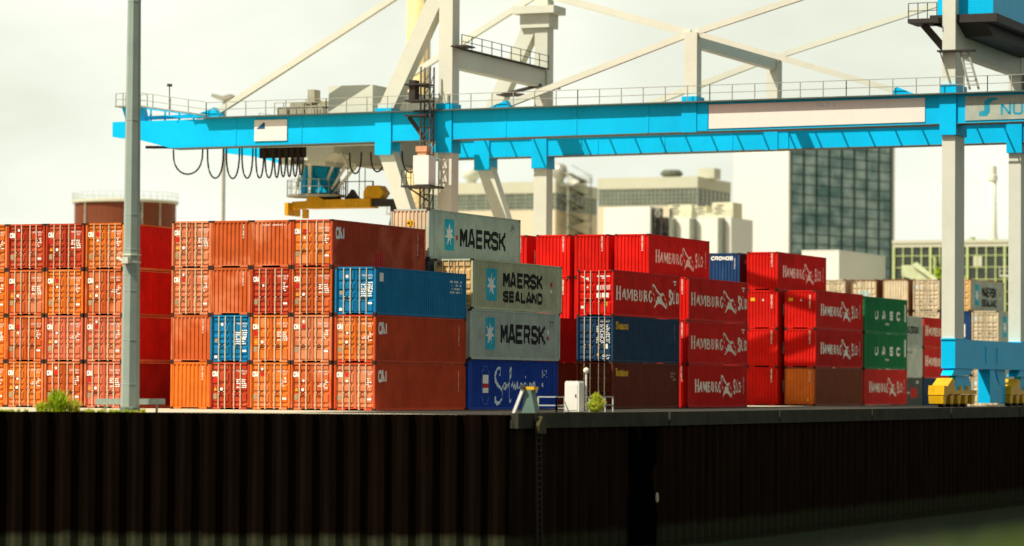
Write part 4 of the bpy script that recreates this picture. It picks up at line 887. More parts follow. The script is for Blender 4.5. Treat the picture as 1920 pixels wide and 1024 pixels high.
tag(link('crane_rail', m.mesh('crane_rail', M_DARKST)), kind='structure')
# left side lattice mast with lift
m = MB()
for x, y in ((-101.5, 223.9), (-100.75, 223.9), (-101.5, 224.6), (-100.75, 224.6)): m.beam((x, y, 0.1), (x, y, 25), 0.10, 0.10)
for i in range(24):
    z = i+0.5; m.beam((-101.5, 223.9, z), (-100.75, 223.9, z), 0.06, 0.06); m.beam((-101.5, 224.6, z), (-100.75, 224.6, z), 0.06, 0.06); m.beam((-101.5, 223.9, z), (-100.75, 223.9, z+1), 0.05, 0.05); m.beam((-100.75, 223.9, z), (-100.75, 224.6, z+1), 0.05, 0.05)
lm = part('lift_mast', m, paint('mast_grey', (0.12, 0.115, 0.10)), crane)
m = MB(); m.box(-101.4, -100.15, 222.4, 223.7, 16.15, 18.3); lc = part('lift_cabin', m, M_SIGN, crane)
m = MB(); m.box(-101.3, -100.4, 222.6, 223.5, 18.6, 19.0); m.box(-101.2, -100.5, 222.7, 223.4, 18.302, 18.598); part('lift_motor', m, paint('salmon_paint', (0.65, 0.33, 0.18)), lc)
m = MB(); m.box(-102.3, -99.95, 222.2, 224.8, 15.95, 16.10); railing(m, (-102.25, 222.25, 16.1), (-101.5, 222.25, 16.1), 2, 1.1); m.beam((-102.2, 223.5, 15.95), (-100.8, 223.9, 15.0), 0.1, 0.12); part('lift_platform', m, M_DARKST, crane)
m = MB()
for z in (21.3, 22.4, 23.6): m.box(-102.6, -100.8, 223.3, 224.8, z, z+0.12)
m.beam((-102.5, 224, 21.3), (-101.2, 224, 19.6), 0.12, 0.3); m.box(-102.3, -101.8, 223.5, 224.3, 22.5, 24.0)
part('lift_landing', m, M_DARKST, crane)
# festoon cable under the front girder
loops = [(-124.2, -121.6, 1.95), (-121.2, -119.8, 2.30), (-119.55, -118.4, 2.35), (-118.2, -117.25, 2.35), (-117.0, -116.3, 2.35), (-116.2, -115.5, 2.35), (-115.4, -114.95, 2.35), (-114.85, -114.4, 2.3), (-114.3, -113.9, 2.3), (-113.8, -113.4, 2.3), (-113.3, -112.9, 2.2), (-109.0, -108.0, 1.6), (-107.2, -106.1, 1.5), (-104.6, -103.2, 1.6)]
for a, b, d in loops:
    zt0 = 19.55 if a < -112 else 19.0
    pts = [(a+(b-a)*(0.5-0.5*math.cos(PI*i/12)), 227.4, zt0 - d*math.sin(PI*i/12)**0.7) for i in range(13)]
    m = MB(); m.tube(pts, 0.07, 5); part('festoon_loop', m, M_CABLE, crane)
m = MB(); m.box(-116.8, -113.0, 227.6, 228.1, 18.75, 19.55); m.beam((-126.0, 227.4, 19.72), (-102, 227.4, 19.72), 0.12, 0.14); m.beam((-126.2, 226.6, 19.72), (-124.0, 227.4, 19.72), 0.3, 0.2)
part('festoon_rail', m, M_CABLE, crane)

# ------------------------------------------------------------------ trolley and spreader
tr = thing('crane_trolley', 'cream crane trolley with blue turning cabin slung under the girders', 'trolley', (-113, 234, 18))
m = MB(); m.prism([(-117.1, 18.9), (-112.9, 18.7), (-112.2, 19.3), (-112.2, 20.3), (-117.1, 20.3)], 231.2, 237.4); m.prism([(-116.9, 18.55), (-113.0, 18.35), (-113.0, 18.69), (-117.1, 18.88)], 231.4, 237); part('lower_housing', m, M_CREAM, tr)
m = MB(); m.box(-110.55, -106.75, 230.8, 237, 18.45, 20.3); m.box(-110.3, -107.0, 231.2, 236.5, 18.2, 18.44); part('hoist_housing', m, M_CRGREY, tr)
m = MB(); m.box(-117.5, -106.2, 226.8, 227.2, 19.5, 20.0); m.box(-117.5, -106.2, 241.4, 241.8, 19.5, 20.0); m.box(-117.3, -116.9, 227.2, 241.4, 20.31, 20.8); m.box(-107.1, -106.6, 227.2, 241.4, 20.31, 20.8); part('trolley_frame', m, M_CREAM, tr)
m = MB(); m.lathe((-114.7, 234, 0), [(1.55, 16.3), (1.55, 18.3), (1.75, 18.34)], 16); m.prism([(-114.9, 16.3), (-113.2, 16.3), (-114.4, 17.6), (-114.9, 18.3)], 232.2, 232.4); part('turning_cabin', m, paint('cabin_blue', (0.003, 0.30, 0.52), rough=0.4), tr)
m = MB(); m.lathe((-115.0, 234, 0), [(2.35, 16.05), (2.4, 16.2)], 18)
for i in range(18):
    a = 2*PI*i/18; b = 2*PI*(i+1)/18; p = Vector((-115+2.33*math.cos(a), 234+2.33*math.sin(a), 16.2)); q = Vector((-115+2.33*math.cos(b), 234+2.33*math.sin(b), 16.2))
    m.beam(p, p+Vector((0, 0, 1.15)), 0.05, 0.05)
    for h in (0.6, 1.15): m.beam(p+Vector((0, 0, h)), q+Vector((0, 0, h)), 0.04, 0.04)
part('cabin_platform', m, M_CRGREY, tr)
m = MB()
for a, b in (((-112.4, 233, 20.0), (-113.6, 233, 17.3)), ((-110.9, 233, 20.1), (-113.2, 233, 16.6)), ((-110.4, 233.4, 19.4), (-113.4, 233.4, 16.1)), ((-112.6, 232.6, 20.0), (-111.6, 232.6, 18.3)), ((-115.2, 232, 18.4), (-115.9, 232, 16.3)), ((-114.6, 232, 18.6), (-114.6, 232, 16.3))): m = MB(); m.beam(a, b, 0.26, 0.26, 0.14, 0.14); part('strut', m, M_CREAM, tr)
m = MB(); m.tube([(-115.6, 231.0, 18.75), (-114.9, 231.3, 18.75)], 0.28, 10); part('floodlight', m, M_DARKST, tr)
m = MB(); m.box(-110.9, -107.2, 227.6, 241, 22.0, 24.15); part('machine_room', m, M_CREAM, tr)
m = MB()
for i, (x0, x1, z1) in enumerate(((-115.6, -114.7, 22.7), (-114.5, -113.3, 23.0), (-113.2, -112.2, 22.75), (-112.1, -111.0, 22.9))): m.box(x0, x1, 228.2, 231.5, 22.0, z1)
m.box(-113.1, -112.5, 228.4, 229.4, 23.0, 24.0); m.tube([(-114.8, 229, 22.9), (-111.2, 229, 23.1)], 0.16, 8); m.box(-115.8, -110.95, 227.9, 240, 21.92, 21.99)
railing(m, (-115.7, 227.95, 22.0), (-111, 227.95, 22.0), 6, 1.0)
part('winch', m, paint('winch_grey', (0.40, 0.38, 0.28), dirt=0.5), tr)
sp = thing('spreader', 'worn yellow container spreader hanging under the trolley', 'spreader', (-112.5, 234, 15))
m = MB(); m.prism([(-115.7, 15.15), (-110.0, 15.15), (-110.0, 15.85), (-114.0, 15.8), (-114.6, 16.1), (-115.4, 16.1)], 233.2, 234.8); m.prism([(-110.6, 15.86), (-109.2, 15.86), (-108.9, 16.3), (-109.3, 16.85), (-110.3, 16.85), (-110.6, 16.4)], 233.3, 234.6); part('main_frame', m, M_SPREAD, sp)
m = MB(); m.prism([(-117.1, 15.0), (-116.9, 15.7), (-115.72, 15.75), (-115.72, 15.2), (-116.6, 15.12)], 233.5, 234.5); m.box(-117.25, -116.95, 232.9, 235.1, 14.6, 15.6); m.box(-116.1, -115.75, 233.7, 234.2, 14.4, 15.1); part('telescopic_arm', m, M_SPREAD, sp)
m = MB(); m.box(-109.98, -108.0, 233.5, 234.5, 15.25, 15.8); m.box(-108.1, -107.8, 232.9, 235.1, 14.7, 15.75); part('telescopic_arm', m, M_DARKST, sp)
m = MB()
for x in (-113.0, -112.3, -111.3, -110.8): m.beam((x, 234, 15.85), (x, 234, 18.4), 0.05, 0.05)
m.beam((-113, 233.6, 17.2), (-109.9, 233.6, 17.2), 0.07, 0.07); m.prism([(-112.4, 15.86), (-111.2, 15.86), (-111.5, 16.15), (-111.8, 16.6), (-112.1, 16.15)], 233.6, 234.2); m.prism([(-114.0, 15.86), (-112.9, 15.86), (-113.2, 16.3), (-113.7, 16.35)], 233.6, 234.2)
m.box(-113.05, -112.95, 233.5, 233.6, 15.85, 17.2); m.box(-109.95, -109.85, 233.5, 233.6, 16.86, 17.2)
part('hoist_rope', m, M_DARKST, sp)
# the worn spare spreader hut roof seen behind
# ------------------------------------------------------------------ background
t = thing('storage_tank', 'round brown storage tank with railed roof behind the leftmost stacks', 'tank', (-190.0, 336.5, -0.35))
m = MB(); m.lathe((-190.0, 336.5, 0), [(5.85, -0.35), (5.85, 22.0), (5.9, 22.0)], 48); part('shell', m, M_TANK, t, smooth=False)
m = MB(); m.lathe((-190.0, 336.5, 0), [(5.9, 22.0), (6.15, 22.02), (6.15, 22.3), (3, 22.6), (0.1, 22.8)], 48); part('roof', m, M_PARA, t)
m = MB()
for i in range(44):
    a = 2*PI*i/44; b = 2*PI*(i+1)/44; p = Vector((-190.0+6.1*math.cos(a), 336.5+6.1*math.sin(a), 22.3)); q = Vector((-190.0+6.1*math.cos(b), 336.5+6.1*math.sin(b), 22.3))
    m.beam(p, p+Vector((0, 0, 0.9)), 0.03, 0.03); m.beam(p+Vector((0, 0, 0.88)), q+Vector((0, 0, 0.88)), 0.03, 0.03); m.beam(p+Vector((0, 0, 0.45)), q+Vector((0, 0, 0.45)), 0.025, 0.025)
part('railing', m, M_MULL, t)
for a in (4.35, 5.55, 5.95): m = MB(); m.tube([(-190.0+5.96*math.cos(a), 336.5+5.96*math.sin(a), -0.3), (-190.0+5.96*math.cos(a), 336.5+5.96*math.sin(a), 22.0)], 0.08, 6); part('pipe', m, M_MULL, t)
m = MB(); m.box(-186.1, -185.6, 331.6, 332.0, 19.6, 20.8); part('gauge_box', m, M_MULL, t)
t = thing('lamp_post', 'distant tall lamp post with flat twin heads above the orange stacks', 'lamp post', (-158, 300, -0.35))
m = MB(); m.tube([(-158, 300, -0.35), (-158, 300, 30.3)], 0.22, 8, 0.16); part('pole', m, M_CRGREY, t)
m = MB(); m.prism([(-159.3, 30.6), (-158.0, 30.1), (-156.9, 30.5), (-157.2, 30.8), (-158.0, 30.6), (-159.2, 30.9)], 299.5, 300.5); m.box(-158.2, -157.8, 299.8, 300.2, 30.2, 30.5); part('lamp_head', m, M_CRGREY, t)
def factory(name, label, x0, x1, y0, y1, zb0, zg0, zg1, ztop, cols, wall):
    t = thing(name, label, 'factory', ((x0+x1)/2, y0, -0.35))
    m = MB(); m.box(x0, x1, y0, y1, -0.35, zg0); part('wall', m, wall, t)
    m = MB(); m.box(x0-0.02, x1+0.02, y0-0.02, y1, zg1, ztop); part('parapet', m, M_PARA, t)
    m = MB(); m.box(x0+0.12, x1-0.12, y0+0.12, y1-0.1, zg0+0.003, zg1-0.003); w_ = part('window_band', m, M_GLAZE, t)
    m = MB(); n = cols
    for i in range(n+1): x = x0+0.06+(x1-x0-0.12)*i/n; m.box(x-0.035, x+0.035, y0+0.02, y0+0.115, zg0, zg1)
    for j in range(5): z = zg0+0.1+(zg1-zg0-0.2)*j/4; m.box(x0+0.01, x1-0.01, y0+0.045, y0+0.10, z-0.03, z+0.03)
    nn = int((y1-y0)/1.5)
    for i in range(nn+1): y = y0+0.1+(y1-y0-0.2)*i/nn; m.box(x1-0.115, x1-0.02, y-0.05, y+0.05, zg0, zg1)
    for j in range(5): z = zg0+0.1+(zg1-zg0-0.2)*j/4; m.box(x1-0.10, x1-0.045, y0+0.05, y1-0.1, z-0.04, z+0.04)
    part('mullion', m, M_MULL, w_)
    return t
f1 = factory('factory', 'cream factory with a long glazing band and outside fire stair', -183, -161.94, 400, 415, 0, 24.2, 26.4, 27.9, 15, M_WALLC)
m = MB()
x = -161.6
for i in range(5):
    z = 20.4+i*1.75; ya, yb = (402.6, 408.5)
    m.box(-161.9, -160.7, ya-1.3, ya, z, z+0.08); railing(m, (-160.72, ya-1.3, z), (-160.72, ya, z), 2, 1.0, 0.035)
    m.box(-161.9, -160.7, yb, yb+1.3, z+0.87, z+0.95); railing(m, (-160.72, yb, z+0.87), (-160.72, yb+1.3, z+0.87), 2, 1.0, 0.035)
    m.beam((-161.3, ya, z), (-161.3, yb, z+0.9), 0.8, 0.10); m.beam((-160.75, ya, z+1.0), (-160.75, yb, z+1.87), 0.06, 0.06); m.beam((-161.3, yb, z+0.9), (-161.3, ya, z+1.75), 0.8, 0.10); m.beam((-160.75, yb, z+1.9), (-160.75, ya, z+2.75), 0.06, 0.06)
for y in (401.4, 409.7): m.beam((-160.8, y, -0.3), (-160.8, y, 29), 0.10, 0.10)
part('fire_stair', m, M_MULL, f1)
for (cx, cy, r, nm) in ((-163.2, 404.5, 1.05, 0), (-175.2, 403, 1.25, 1)):
    m = MB(); m.lathe((cx, cy, 27.9), [(r*0.5, 0), (r*0.5, 0.5), (r*0.9, 0.9), (r, 1.6), (r*0.8, 2.3), (r*0.4, 2.6)], 14); part('roof_vent', m, M_SILVER if nm == 0 else M_CREAM, f1, smooth=True)
m = MB(); m.box(-161.2+0.0-2.2, -161.0-0.9, 408, 411, 27.9, 28.9); part('roof_unit', m, M_SIGN, f1)
f2 = factory('factory', 'pale factory with gridded window band, dark mushroom vent on its roof', -156.05, -142.35, 400, 413, 0, 24.5, 26.75, 28.2, 24, M_WALLC)
m = MB(); m.lathe((-147.7, 405, 28.2), [(0.9, 0), (0.9, 0.25), (1.45, 0.55), (1.45, 0.85), (1.1, 1.2), (0.3, 1.25)], 14); part('roof_vent', m, M_DUCT, f2)
m = MB(); m.box(-143.7, -141.9+0.4, 404, 406.5, 28.2, 29.5); part('roof_unit', m, M_PARA, f2)
t = thing('white_industrial_building', 'white clad industrial building with two dark round ducts on its front', 'building', (-134, 370, -0.35))
m = MB(); m.box(-135, -127.45, 370, 378, -0.35, 21.3); part('wall', m, M_WALLW, t)
m = MB(); m.box(-141.45, -137.5, 369.6, 374, -0.35, 22.7); m.box(-143.5, -141.47, 369.8, 374, -0.35, 22.65); part('panel_wall', m, M_WALLW, t)
for b in ((-135.55, -132.6, 370.6, 374, 21.31, 22.9), (-132.58, -131.0, 371.2, 374, 21.31, 22.8), (-130.05, -127.46, 370.6, 374, 21.31, 23.1), (-130.98, -130.07, 371, 374, 21.31, 21.9)):
    m = MB(); m.box(*b); rb = part('roof_block', m, paint('cream_roof_block', (0.70, 0.67, 0.48), dirt=0.1), t)
    if b[1]-b[0] > 1.2:
        m = MB()
        for i in range(4): zz = b[4]+0.45+0.32*i; xx = b[0]+0.3+0.25*(i % 2); m.box(xx, min(xx+0.9, b[1]-0.1), b[2]-0.06, b[2]-0.003, zz, zz+0.10)
        part('grille', m, M_DUCT, rb)
for x in (-132.05, -128.5, -134.6): m = MB(); m.lathe((x, 369.5, 0), [(0.42, -0.35), (0.42, 21.2)], 16); part('duct', m, M_DUCT, t, smooth=True)
m = MB()
for x in (-137.4, -136.3, -135.2):
    m.beam((x, 370.4, -0.3), (x, 370.4, 22.4), 0.22, 0.22)
for i in range(9):
    z = 10+i*1.4; m.beam((-137.4, 370.4, z), (-135.2, 370.4, z), 0.12, 0.12); m.beam((-137.4, 370.4, z), (-136.3, 370.4, z+1.4), 0.08, 0.08); m.beam((-136.3, 370.4, z), (-137.4, 370.4, z+1.4), 0.08, 0.08)
m.box(-137.5, -135.2, 371.5, 372, -0.3, 21.5)
part('lattice_frame', m, M_DARKST, t)
m = MB(); railing(m, (-134.9, 370.05, 21.3), (-127.5, 370.05, 21.3), 9, 0.8, 0.03); part('railing', m, M_MULL, t)
# tower with the curtain wall
t = thing('glass_tower', 'tall white tower with a green tinted gridded glass side', 'building', (-136.35, 419.15, -0.35))
c = Vector((-136.35, 419.15)); sd = Vector((7.72, 22.76)).normalized(); fd = Vector((-22.76, 7.72)).normalized(); SL = 24.0; FL = 9.15; ZT = 37.0
def tp(a, b, z): p = c + sd*a + fd*b; return (p.x, p.y, z)
def tbox(m, a0, a1, b0, b1, z0, z1):
    m.add([tp(a, b, z) for z in (z0, z1) for b in (b0, b1) for a in (a0, a1)], [(0, 2, 3, 1), (4, 5, 7, 6), (0, 1, 5, 4), (2, 6, 7, 3), (0, 4, 6, 2), (1, 3, 7, 5)])
m = MB(); tbox(m, 0, 0.5, 0, FL, -0.35, ZT); tbox(m, 0.5, SL, FL-0.4, FL, -0.35, ZT); tbox(m, 0.5, SL, 0, FL-0.4, ZT-0.6, ZT); tbox(m, SL-0.5, SL, 0, FL-0.4, -0.35, ZT-0.6); part('wall', m, M_WALLW, t)
m = MB()
for i in range(9): tbox(m, 0.5, SL-0.5, 0.35, FL-0.4, 0.5+i*4.1, 0.8+i*4.1)
for a in (5.9, 12.0, 18): tbox(m, a, a+0.4, 1.5, 1.9, -0.3, ZT-0.7)
part('floor_slab', m, paint('interior_grey', (0.55, 0.60, 0.56), dirt=0.1), t)
m = MB(); tbox(m, 8.3, 9.2, 0.5, 0.9, 4, 24.4); tbox(m, 8.4, 9.2, 0.5, 0.9, 26, 36); part('lift_shaft', m, M_WALLW, t)
m = MB()
for k in range(3):
    z0 = 10+k*8
    for dz in (0, 0.5): m.beam(tp(10.4, 1.0, z0+6+dz), tp(13.2, 1.0, z0+dz), 0.9, 0.28)
part('inner_stair', m, M_MULL, t)
m = MB(); tbox(m, 0.5, SL-0.5, 0.02, 0.06, -0.3, ZT-0.6); g = part('glass_wall', m, M_GLASS, t)
m = MB()
for i in range(9): a = 0.5+(SL-1.0)*i/8; tbox(m, a-0.09, a+0.09, -0.10, 0.015, -0.3, ZT-0.6)
for j in range(28): z = 0.6+j*1.32; tbox(m, 0.4, SL-0.4, -0.07, 0.012, z-0.06, z+0.06)
part('mullion', m, M_TMULL, g)
m = MB(); tbox(m, SL-0.45, SL+0.05, -0.2, -0.02, -0.3, ZT); part('edge_trim', m, M_PARA, t)
# white plant box between
t = thing('plant_building', 'plain white flat-roofed box building behind the right red stack', 'building', (-103, 330, -0.35))
m = MB(); m.box(-105.9, -101.86, 330, 347, -0.35, 15.5); part('wall', m, M_WALLW, t)
m = MB(); m.box(-105.93, -101.83, 329.97, 347.03, 15.503, 15.62); part('roof', m, M_WALLW, t)
# glazed hall
t = thing('glazed_hall', 'long low hall with yellow-green mullions and dark panes, right of tower', 'hall', (-95, 370, -0.35))
m = MB(); m.box(-107.7, -70, 370.3, 395, -0.35, 18.0); part('wall', m, paint('hall_olive', (0.12, 0.13, 0.07)), t)
m = MB(); m.box(-107.8, -69.9, 369.9, 395.1, 18.003, 18.35); m.box(-107.75, -70, 370.0, 370.29, 17.55, 18.0); part('roof', m, M_PARA, t)
m = MB(); m.box(-107.6, -70.1, 370.15, 370.29, 6, 17.54); w_ = part('window_band', m, M_DGLAZE, t)
m = MB()
for i in range(35): x = -107.6+i*1.09; wd = 0.06 if i % 4 else 0.13; m.box(x-wd, x+wd, 370.0 if i % 4 else 369.9, 370.145, 6, 17.54)
for z in (6.8, 8.2, 9.6, 11.0, 12.4, 13.8, 15.2, 16.55): m.box(-107.6, -70.1, 370.04, 370.14, z-0.045, z+0.045)
part('mullion', m, M_GMULL, w_)
m = MB(); m.box(-98.2, -97.2, 370.06, 370.13, 15.3, 16.45); m.box(-93.0, -92.1, 370.06, 370.13, 15.3, 16.45); part('pane', m, M_PARA, w_)
m = MB(); m.tube([(-102.6, 369.6, 13.0), (-102.6, 369.6, 16.3), (-102.9, 369.6, 16.5)], 0.18, 6); m.box(-98.9, -98.5, 371, 372, 18.35, 18.7); part('flue', m, M_GMULL, t)
m = MB(); m.box(-94.5, -89, 367.5, 369.5, 14.0, 14.2); railing(m, (-94.5, 367.6, 14.2), (-89, 367.6, 14.2), 9, 0.9, 0.04); part('balcony', m, M_PARA, t)
t = thing('chimney', 'slim cream chimney with a ringed top rising behind the glazed hall', 'chimney', (-98.5, 380, -0.35))
m = MB(); m.lathe((-98.5, 380, 0), [(0.62, -0.35), (0.60, 18.8), (0.46, 19.6), (0.40, 25.6)], 16); part('shaft', m, M_CREAM, t, smooth=True)
m = MB(); m.lathe((-98.5, 380, 0), [(0.46, 25.6), (0.53, 25.7), (0.53, 26.3), (0.42, 26.4), (0.40, 27.4)], 16); part('cap', m, M_CREAM, t)
t = thing('conveyor', 'pale green sloping conveyor housing poking above the cream far boxes', 'conveyor', (-103.5, 340, -0.35))
m = MB(); m.prism([(-97.6, 13.2), (-97.6, 14.3), (-96.6, 14.3), (-94.6, 12.9), (-94.6, 12.2)], 338.5, 341); part('housing', m, paint('pale_green_steel', (0.55, 0.60, 0.36)), t)
m = MB(); m.prism([(-96.4, 14.35), (-95.9, 14.6), (-93.6, 12.8), (-93.6, 12.3), (-94.4, 12.9)], 338.2, 338.48); [m.beam((x, 339.5, -0.35), (x, 339.5, 12.6), 0.3, 0.3) for x in (-97.2, -95)]; part('chute', m, paint('pale_green_steel', (0.55, 0.60, 0.36)), t)
t = thing('column_crane', 'ochre column of another crane rising behind the left gantry leg', 'crane column', (-136.3, 300, -0.35))
m = MB(); m.lathe((-136.3, 300, 0), [(1.5, -0.35), (1.2, 6), (1.2, 44)], 20); part('column', m, M_MASTYEL, t, smooth=True)
m = MB(); m.box(-138.8, -134, 298, 302, 18.2, 18.32); railing(m, (-138.7, 298.05, 18.3), (-134.1, 298.05, 18.3), 6, 1.0, 0.03); m.beam((-135.0, 298.6, 0), (-135.0, 298.6, 44), 0.12, 0.12); m.beam((-134.6, 298.6, 0), (-134.6, 298.6, 44), 0.12, 0.12); part('ladder', m, M_CRGREY, t)
m = MB(); m.prism([(-137.8, 17.0), (-135.6, 17.0), (-135.9, 18.15), (-137.5, 18.15)], 296.5, 297.9); part('motor_cover', m, paint('brown_cover', (0.14, 0.06, 0.02)), t)
# ------------------------------------------------------------------ plants
def clump(m, c, r, n, size, mis, rng):
    for i in range(n):
        d = Vector((rng.gauss(0, 1), rng.gauss(0, 1), rng.gauss(0, 1))).normalized()*(rng.random()**0.45)
        p = Vector(c)+Vector((d.x*r[0], d.y*r[1], d.z*r[2])); a = Vector((rng.gauss(0, 1), rng.gauss(0, 1), rng.gauss(0, 1))).normalized(); b = a.orthogonal().normalized(); s = size*rng.uniform(0.6, 1.3)
        m.mi = rng.choice(mis); m.add([p-a*s*0.5, p+b*s*0.28, p+a*s*0.5, p-b*s*0.28], [(0, 1, 2, 3)])
rng = random.Random(5)
def tree(label, x, y, z0, h, rx, seed, mis):
    r = random.Random(seed); t = thing('tree', label, 'tree', (x, y, z0))
    m = MB(); m.tube([(x, y, z0), (x+0.1, y, z0+h*0.35), (x-0.1, y+0.1, z0+h*0.8)], 0.3, 8, 0.08)
    for i in range(7):
        a = r.uniform(0, 2*PI); zz = z0+h*r.uniform(0.4, 0.7); m.tube([(x, y, zz), (x+math.cos(a)*rx*0.7, y+math.sin(a)*rx*0.7, zz+h*0.18)], 0.09, 5, 0.03)
    part('trunk', m, M_BARK, t)
    m = MB()
    for i in range(26):
        a = r.uniform(0, 2*PI); q = r.random()**0.5; hz = r.uniform(0.42, 1.0); k = math.sin(PI*min(1, (hz-0.3)/0.75))
        clump(m, (x+math.cos(a)*rx*q*k, y+math.sin(a)*rx*q*k, z0+h*hz), (rx*0.3, rx*0.3, h*0.07), 120, 0.34, mis, r)
    part('crown', m, M_LEAF, t); return t
tree('leafy green tree rising behind the far grey starred box', -95.6, 350, -0.35, 14.9, 2.6, 4, (0, 0, 1, 3))
tree('small green tree at far right beside the second crane leg', -85.5, 345, -0.35, 10.2, 2.4, 9, (0, 1, 1))
def tuft(m, x, y, z, h, n, spread, mis, r, wd=0.035):
    for i in range(n):
        a = r.uniform(0, 2*PI); l = r.uniform(0.5, 1.0)*h; out = r.uniform(0.1, 1.0)*spread; dx, dy = math.cos(a), math.sin(a); px, py = -dy*wd, dx*wd
        bx, by = x+r.gauss(0, spread*0.22), y+r.gauss(0, spread*0.22); k = math.sqrt(max(0.05, 1-(out/spread)**2*0.7))
        m.mi = r.choice(mis)
        m.add([(bx-px, by-py, z), (bx+px, by+py, z), (bx+dx*out*0.45+px, by+dy*out*0.45+py, z+l*k*0.7), (bx+dx*out*0.45-px, by+dy*out*0.45-py, z+l*k*0.7), (bx+dx*out, by+dy*out, z+l*k)], [(0, 1, 2, 3), (3, 2, 4)])
def on_left_wall(s, back): return (CORNER[0]+LDIR.x*s+LDIR.y*back*0.0-(-LDIR.y)*back*0.0 + (-LDIR.y)*(-back)*1.0*(-1)*(-1)*0 , 0)
NB = Vector((-LDIR.y, LDIR.x))     # points ... choose the landward side below
if NB.y < 0: NB = -NB
def lw(s, back): p = Vector(CORNER)+LDIR*s+NB*back; return p.x, p.y
r = random.Random(8)
m = MB(); x, y = lw(21.9, 0.5); tuft(m, x, y, 0, 1.25, 340, 0.75, (0, 0, 1), r)
tuft(m, x-0.75, y-0.3, 0, 0.6, 140, 0.5, (0, 2), r); tuft(m, x+0.75, y+0.3, 0, 0.75, 140, 0.45, (0, 2, 2), r)
solo('bush', m, M_LEAF, 'bright yellow-green bush at the wall edge, left of the tall mast', 'bush', (x, y, 0))
m = MB()
for i in range(70):
    s = r.uniform(17.6, 25.5); b = r.uniform(0.1, 0.5); x, y = lw(s, b); tuft(m, x, y, 0, r.uniform(0.10, 0.26), 16, 0.22, (0, 2, 1), r, 0.02)
tag(link('grass', m.mesh('grass', M_LEAF)), 'low yellow-green grass along the quay edge left of the mast', 'grass', kind='stuff')
m = MB(); x, y = -62.6, 160.3; clump(m, (x, y+0.35, 0.52), (0.45, 0.5, 0.36), 260, 0.15, (0, 2, 2), r); clump(m, (x, y-0.45, 0.42), (0.4, 0.42, 0.30), 170, 0.14, (0, 2, 1), r); clump(m, (x, y+0.1, 0.85), (0.3, 0.3, 0.28), 110, 0.14, (0, 2), r); tuft(m, x, y, 0.0, 1.1, 110, 0.5, (0, 2), r, 0.025)
m.mi = 2
for i in range(6): m.beam((x, y, 0), (x+r.gauss(0, 0.2), y+r.gauss(0, 0.2), 0.55), 0.03, 0.03)
solo('bush', m, M_LEAF, 'small dry yellow-green bush by the white cabinet railing', 'bush', (x, y, 0))
# ------------------------------------------------------------------ quay furniture
x, y = lw(18.48, 1.0)
t = thing('lamp_mast', 'tall grey-green octagonal mast at the quay edge, standing before the stacks', 'mast', (x, y, 0))
m = MB(); m.tube([(x, y, 0.28), (x, y, 25.5)], 0.455, 8, 0.29); part('shaft', m, M_POLE, t)
m = MB(); m.lathe((x, y, 0), [(0.53, 0), (0.53, 0.24), (0.47, 0.28)], 8); part('base', m, paint('mast_base_grey', (0.16, 0.20, 0.16)), t)
m = MB()
for z in (1.35, 3.5, 5.9, 6.7, 7.9, 9.6, 14.2, 20): rr = 0.458-(0.165*z/25.5); m = MB(); m.tube([(x, y, z), (x, y, z+0.03)], rr+0.012, 8); part('joint_band', m, paint('band_pale', (0.42, 0.50, 0.42)), t)
m = MB(); rr = 0.405; m.tube([(x, y, 7.25), (x, y, 7.33)], rr+0.05, 8); m.tube([(x, y, 7.62), (x, y, 7.68)], rr+0.05, 8); m.box(x-0.16, x+0.18, y-0.70, y-0.42, 7.22, 7.52); m.beam((x-0.45, y-0.3, 7.42), (x-0.16, y-0.45, 7.4), 0.10, 0.10); m.tube([(x-0.5+0.12*math.cos(a), y-0.25, 7.62+0.16*math.sin(a)) for a in [i*0.6 for i in range(9)]], 0.02, 5)
part('clamp_box', m, paint('clamp_cream', (0.62, 0.62, 0.50)), t)
lx, ly = x, y
m = MB(); x0, y0 = lw(20.6, 0.9); x1, y1 = lw(17.25, 1.35)
t = thing('guard_rail', 'pale grey low beam barrier running behind the foot of the mast', 'barrier', ((x0+x1)/2, (y0+y1)/2, 0))
m.beam((x0, y0+0.9, 0.51), (x1, y1+0.9, 0.53), 0.22, 0.28); part('beam', m, paint('rail_pale_grey', (0.44, 0.52, 0.45)), t)
for f in (0.14, 0.88):
    m = MB(); px, py = x0+(x1-x0)*f, y0+0.9+(y1-y0)*f; m.beam((px, py, 0), (px, py, 0.37), 0.09, 0.09); part('post', m, M_RAIL, t)
t = thing('control_cabinet', 'white upright cabinet with a rounded top on the quay kerb', 'cabinet', (-62.7, 157.6, 0))
m = MB(); bx, by = -62.7, 157.6
prof = [(-0.39, 0.12), (0.39, 0.12), (0.39, 1.58), (0.33, 1.68), (-0.33, 1.68), (-0.39, 1.58)]
m.prism([(bx+a, z) for a, z in prof], by-0.35, by+0.35); part('body', m, M_SIGN, t)
m = MB(); m.box(bx-0.36, bx+0.36, by-0.30, by+0.30, 0, 0.119); part('plinth', m, M_CONC, t)
m = MB(); m.box(bx-0.30, bx+0.30, by-0.372, by-0.352, 0.2, 1.5); d = part('door', m, M_SIGN, t)
m = MB(); m.box(bx+0.20, bx+0.25, by-0.40, by-0.373, 0.85, 1.0); part('handle', m, M_DARKST, d)
t = thing('signal_lamp', 'thin post with a round lamp beside the white cabinet', 'lamp', (-62.3, 157.9, 0))
m = MB(); m.tube([(-62.25, 158.1, 0), (-62.25, 158.1, 2.1)], 0.045, 6); part('post', m, M_SIGN, t)
m = MB(); m.lathe((-62.25, 158.1, 2.22), [(0.03, -0.15), (0.12, -0.1), (0.16, 0), (0.12, 0.1), (0.03, 0.15)], 12); part('globe', m, paint('lamp_cream', (0.80, 0.72, 0.55)), t, smooth=True)
t = thing('railing', 'low grey railing behind the white cabinet on the quay', 'railing', (-63.4, 159, 0))
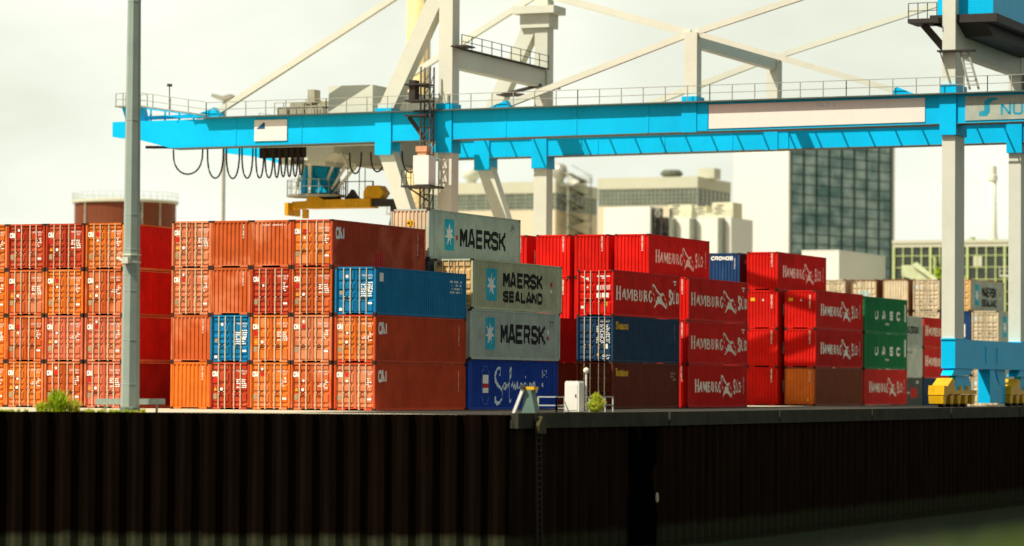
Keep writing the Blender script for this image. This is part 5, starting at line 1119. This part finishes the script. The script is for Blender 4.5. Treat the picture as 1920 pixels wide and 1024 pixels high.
m = MB(); railing(m, (-63.2, 156.4, 0), (-63.2, 164.4, 0), 7, 0.86, 0.035); railing(m, (-63.2, 156.4, 0), (-64.2, 156.4, 0), 1, 0.86, 0.035); part('bars', m, paint('rail_silver', (0.42, 0.45, 0.40)), t)
t = thing('mooring_winch', 'grey tapered mooring stand with a leaning white bar and yellow top', 'mooring stand', (-63.3, 152.9, 0))
bx, by = -63.3, 152.9
m = MB(); m.prism([(bx-0.26, 0.061), (bx+0.50, 0.061), (bx+0.26, 1.22), (bx-0.08, 1.22)], by-0.3, by+0.3); m.box(bx-0.6, bx+0.6, by-0.4, by+0.4, -0.01, 0.06); part('stand', m, paint('stand_grey', (0.13, 0.20, 0.17)), t)
m = MB(); m.beam((bx-0.62, by-0.42, 0.02), (bx-0.12, by-0.42, 1.24), 0.14, 0.14); part('bar', m, M_SIGN, t)
m = MB(); m.box(bx-0.18, bx+0.42, by-0.30, by+0.3, 1.225, 1.38); part('cap', m, M_YEL, t)
m = MB(); m.tube([(bx-0.13, by-0.55, 1.33), (bx-0.13, by-0.31, 1.33)], 0.11, 8); part('knob', m, M_DARKST, t)
t = thing('dock_fender', 'tall black fender column hung on the right quay wall', 'fender', (-60.4, 161, -3))
m = MB(); m.prismx([(160.0, -0.66), (162.3, -0.66), (162.3, -2.6), (161.6, -3.0), (162.5, -5.2), (162.3, -7.5), (160.0, -7.5), (160.0, -4.6), (160.6, -3.4), (160.0, -2.6)], -60.55, -59.95); part('block', m, paint('fender_black', (0.0012, 0.0012, 0.001), rough=0.9, spec=0.0, dirt=0), t)
m = MB(); m.lathe((0, 0, 0), [(0.02, -0.04), (0.17, -0.04), (0.20, 0), (0.17, 0.04), (0.02, 0.04)], 12); m.v = [(-59.9+z, 162.3+x, -4.35+y*1.4) for x, y, z in m.v]; part('reflector', m, paint('reflector_cream', (0.42, 0.40, 0.28)), t)
t = thing('quay_ladder', 'rusty yellow ladder fixed to the dark quay wall below the mooring stand', 'ladder', (-61.6, 148.9, -3))
m = MB()
for dy in (0, 0.55): m.beam((-61.35, 149.2+dy, 0.05), (-61.25, 149.2+dy, -6.9), 0.09, 0.09)
for i in range(22): m.beam((-61.3, 149.2, -0.2-i*0.3), (-61.3, 149.75, -0.2-i*0.3), 0.05, 0.05)
part('bars', m, paint('ladder_dull_yellow', (0.022, 0.018, 0.006)), t)
m = MB(); m.prismx([(149.0, -0.9), (149.9, -0.9), (149.9, -0.35), (149.45, -0.05), (149.0, -0.5)], -61.3, -61.1); part('bracket', m, paint('bracket_yellow', (0.05, 0.043, 0.012)), t)
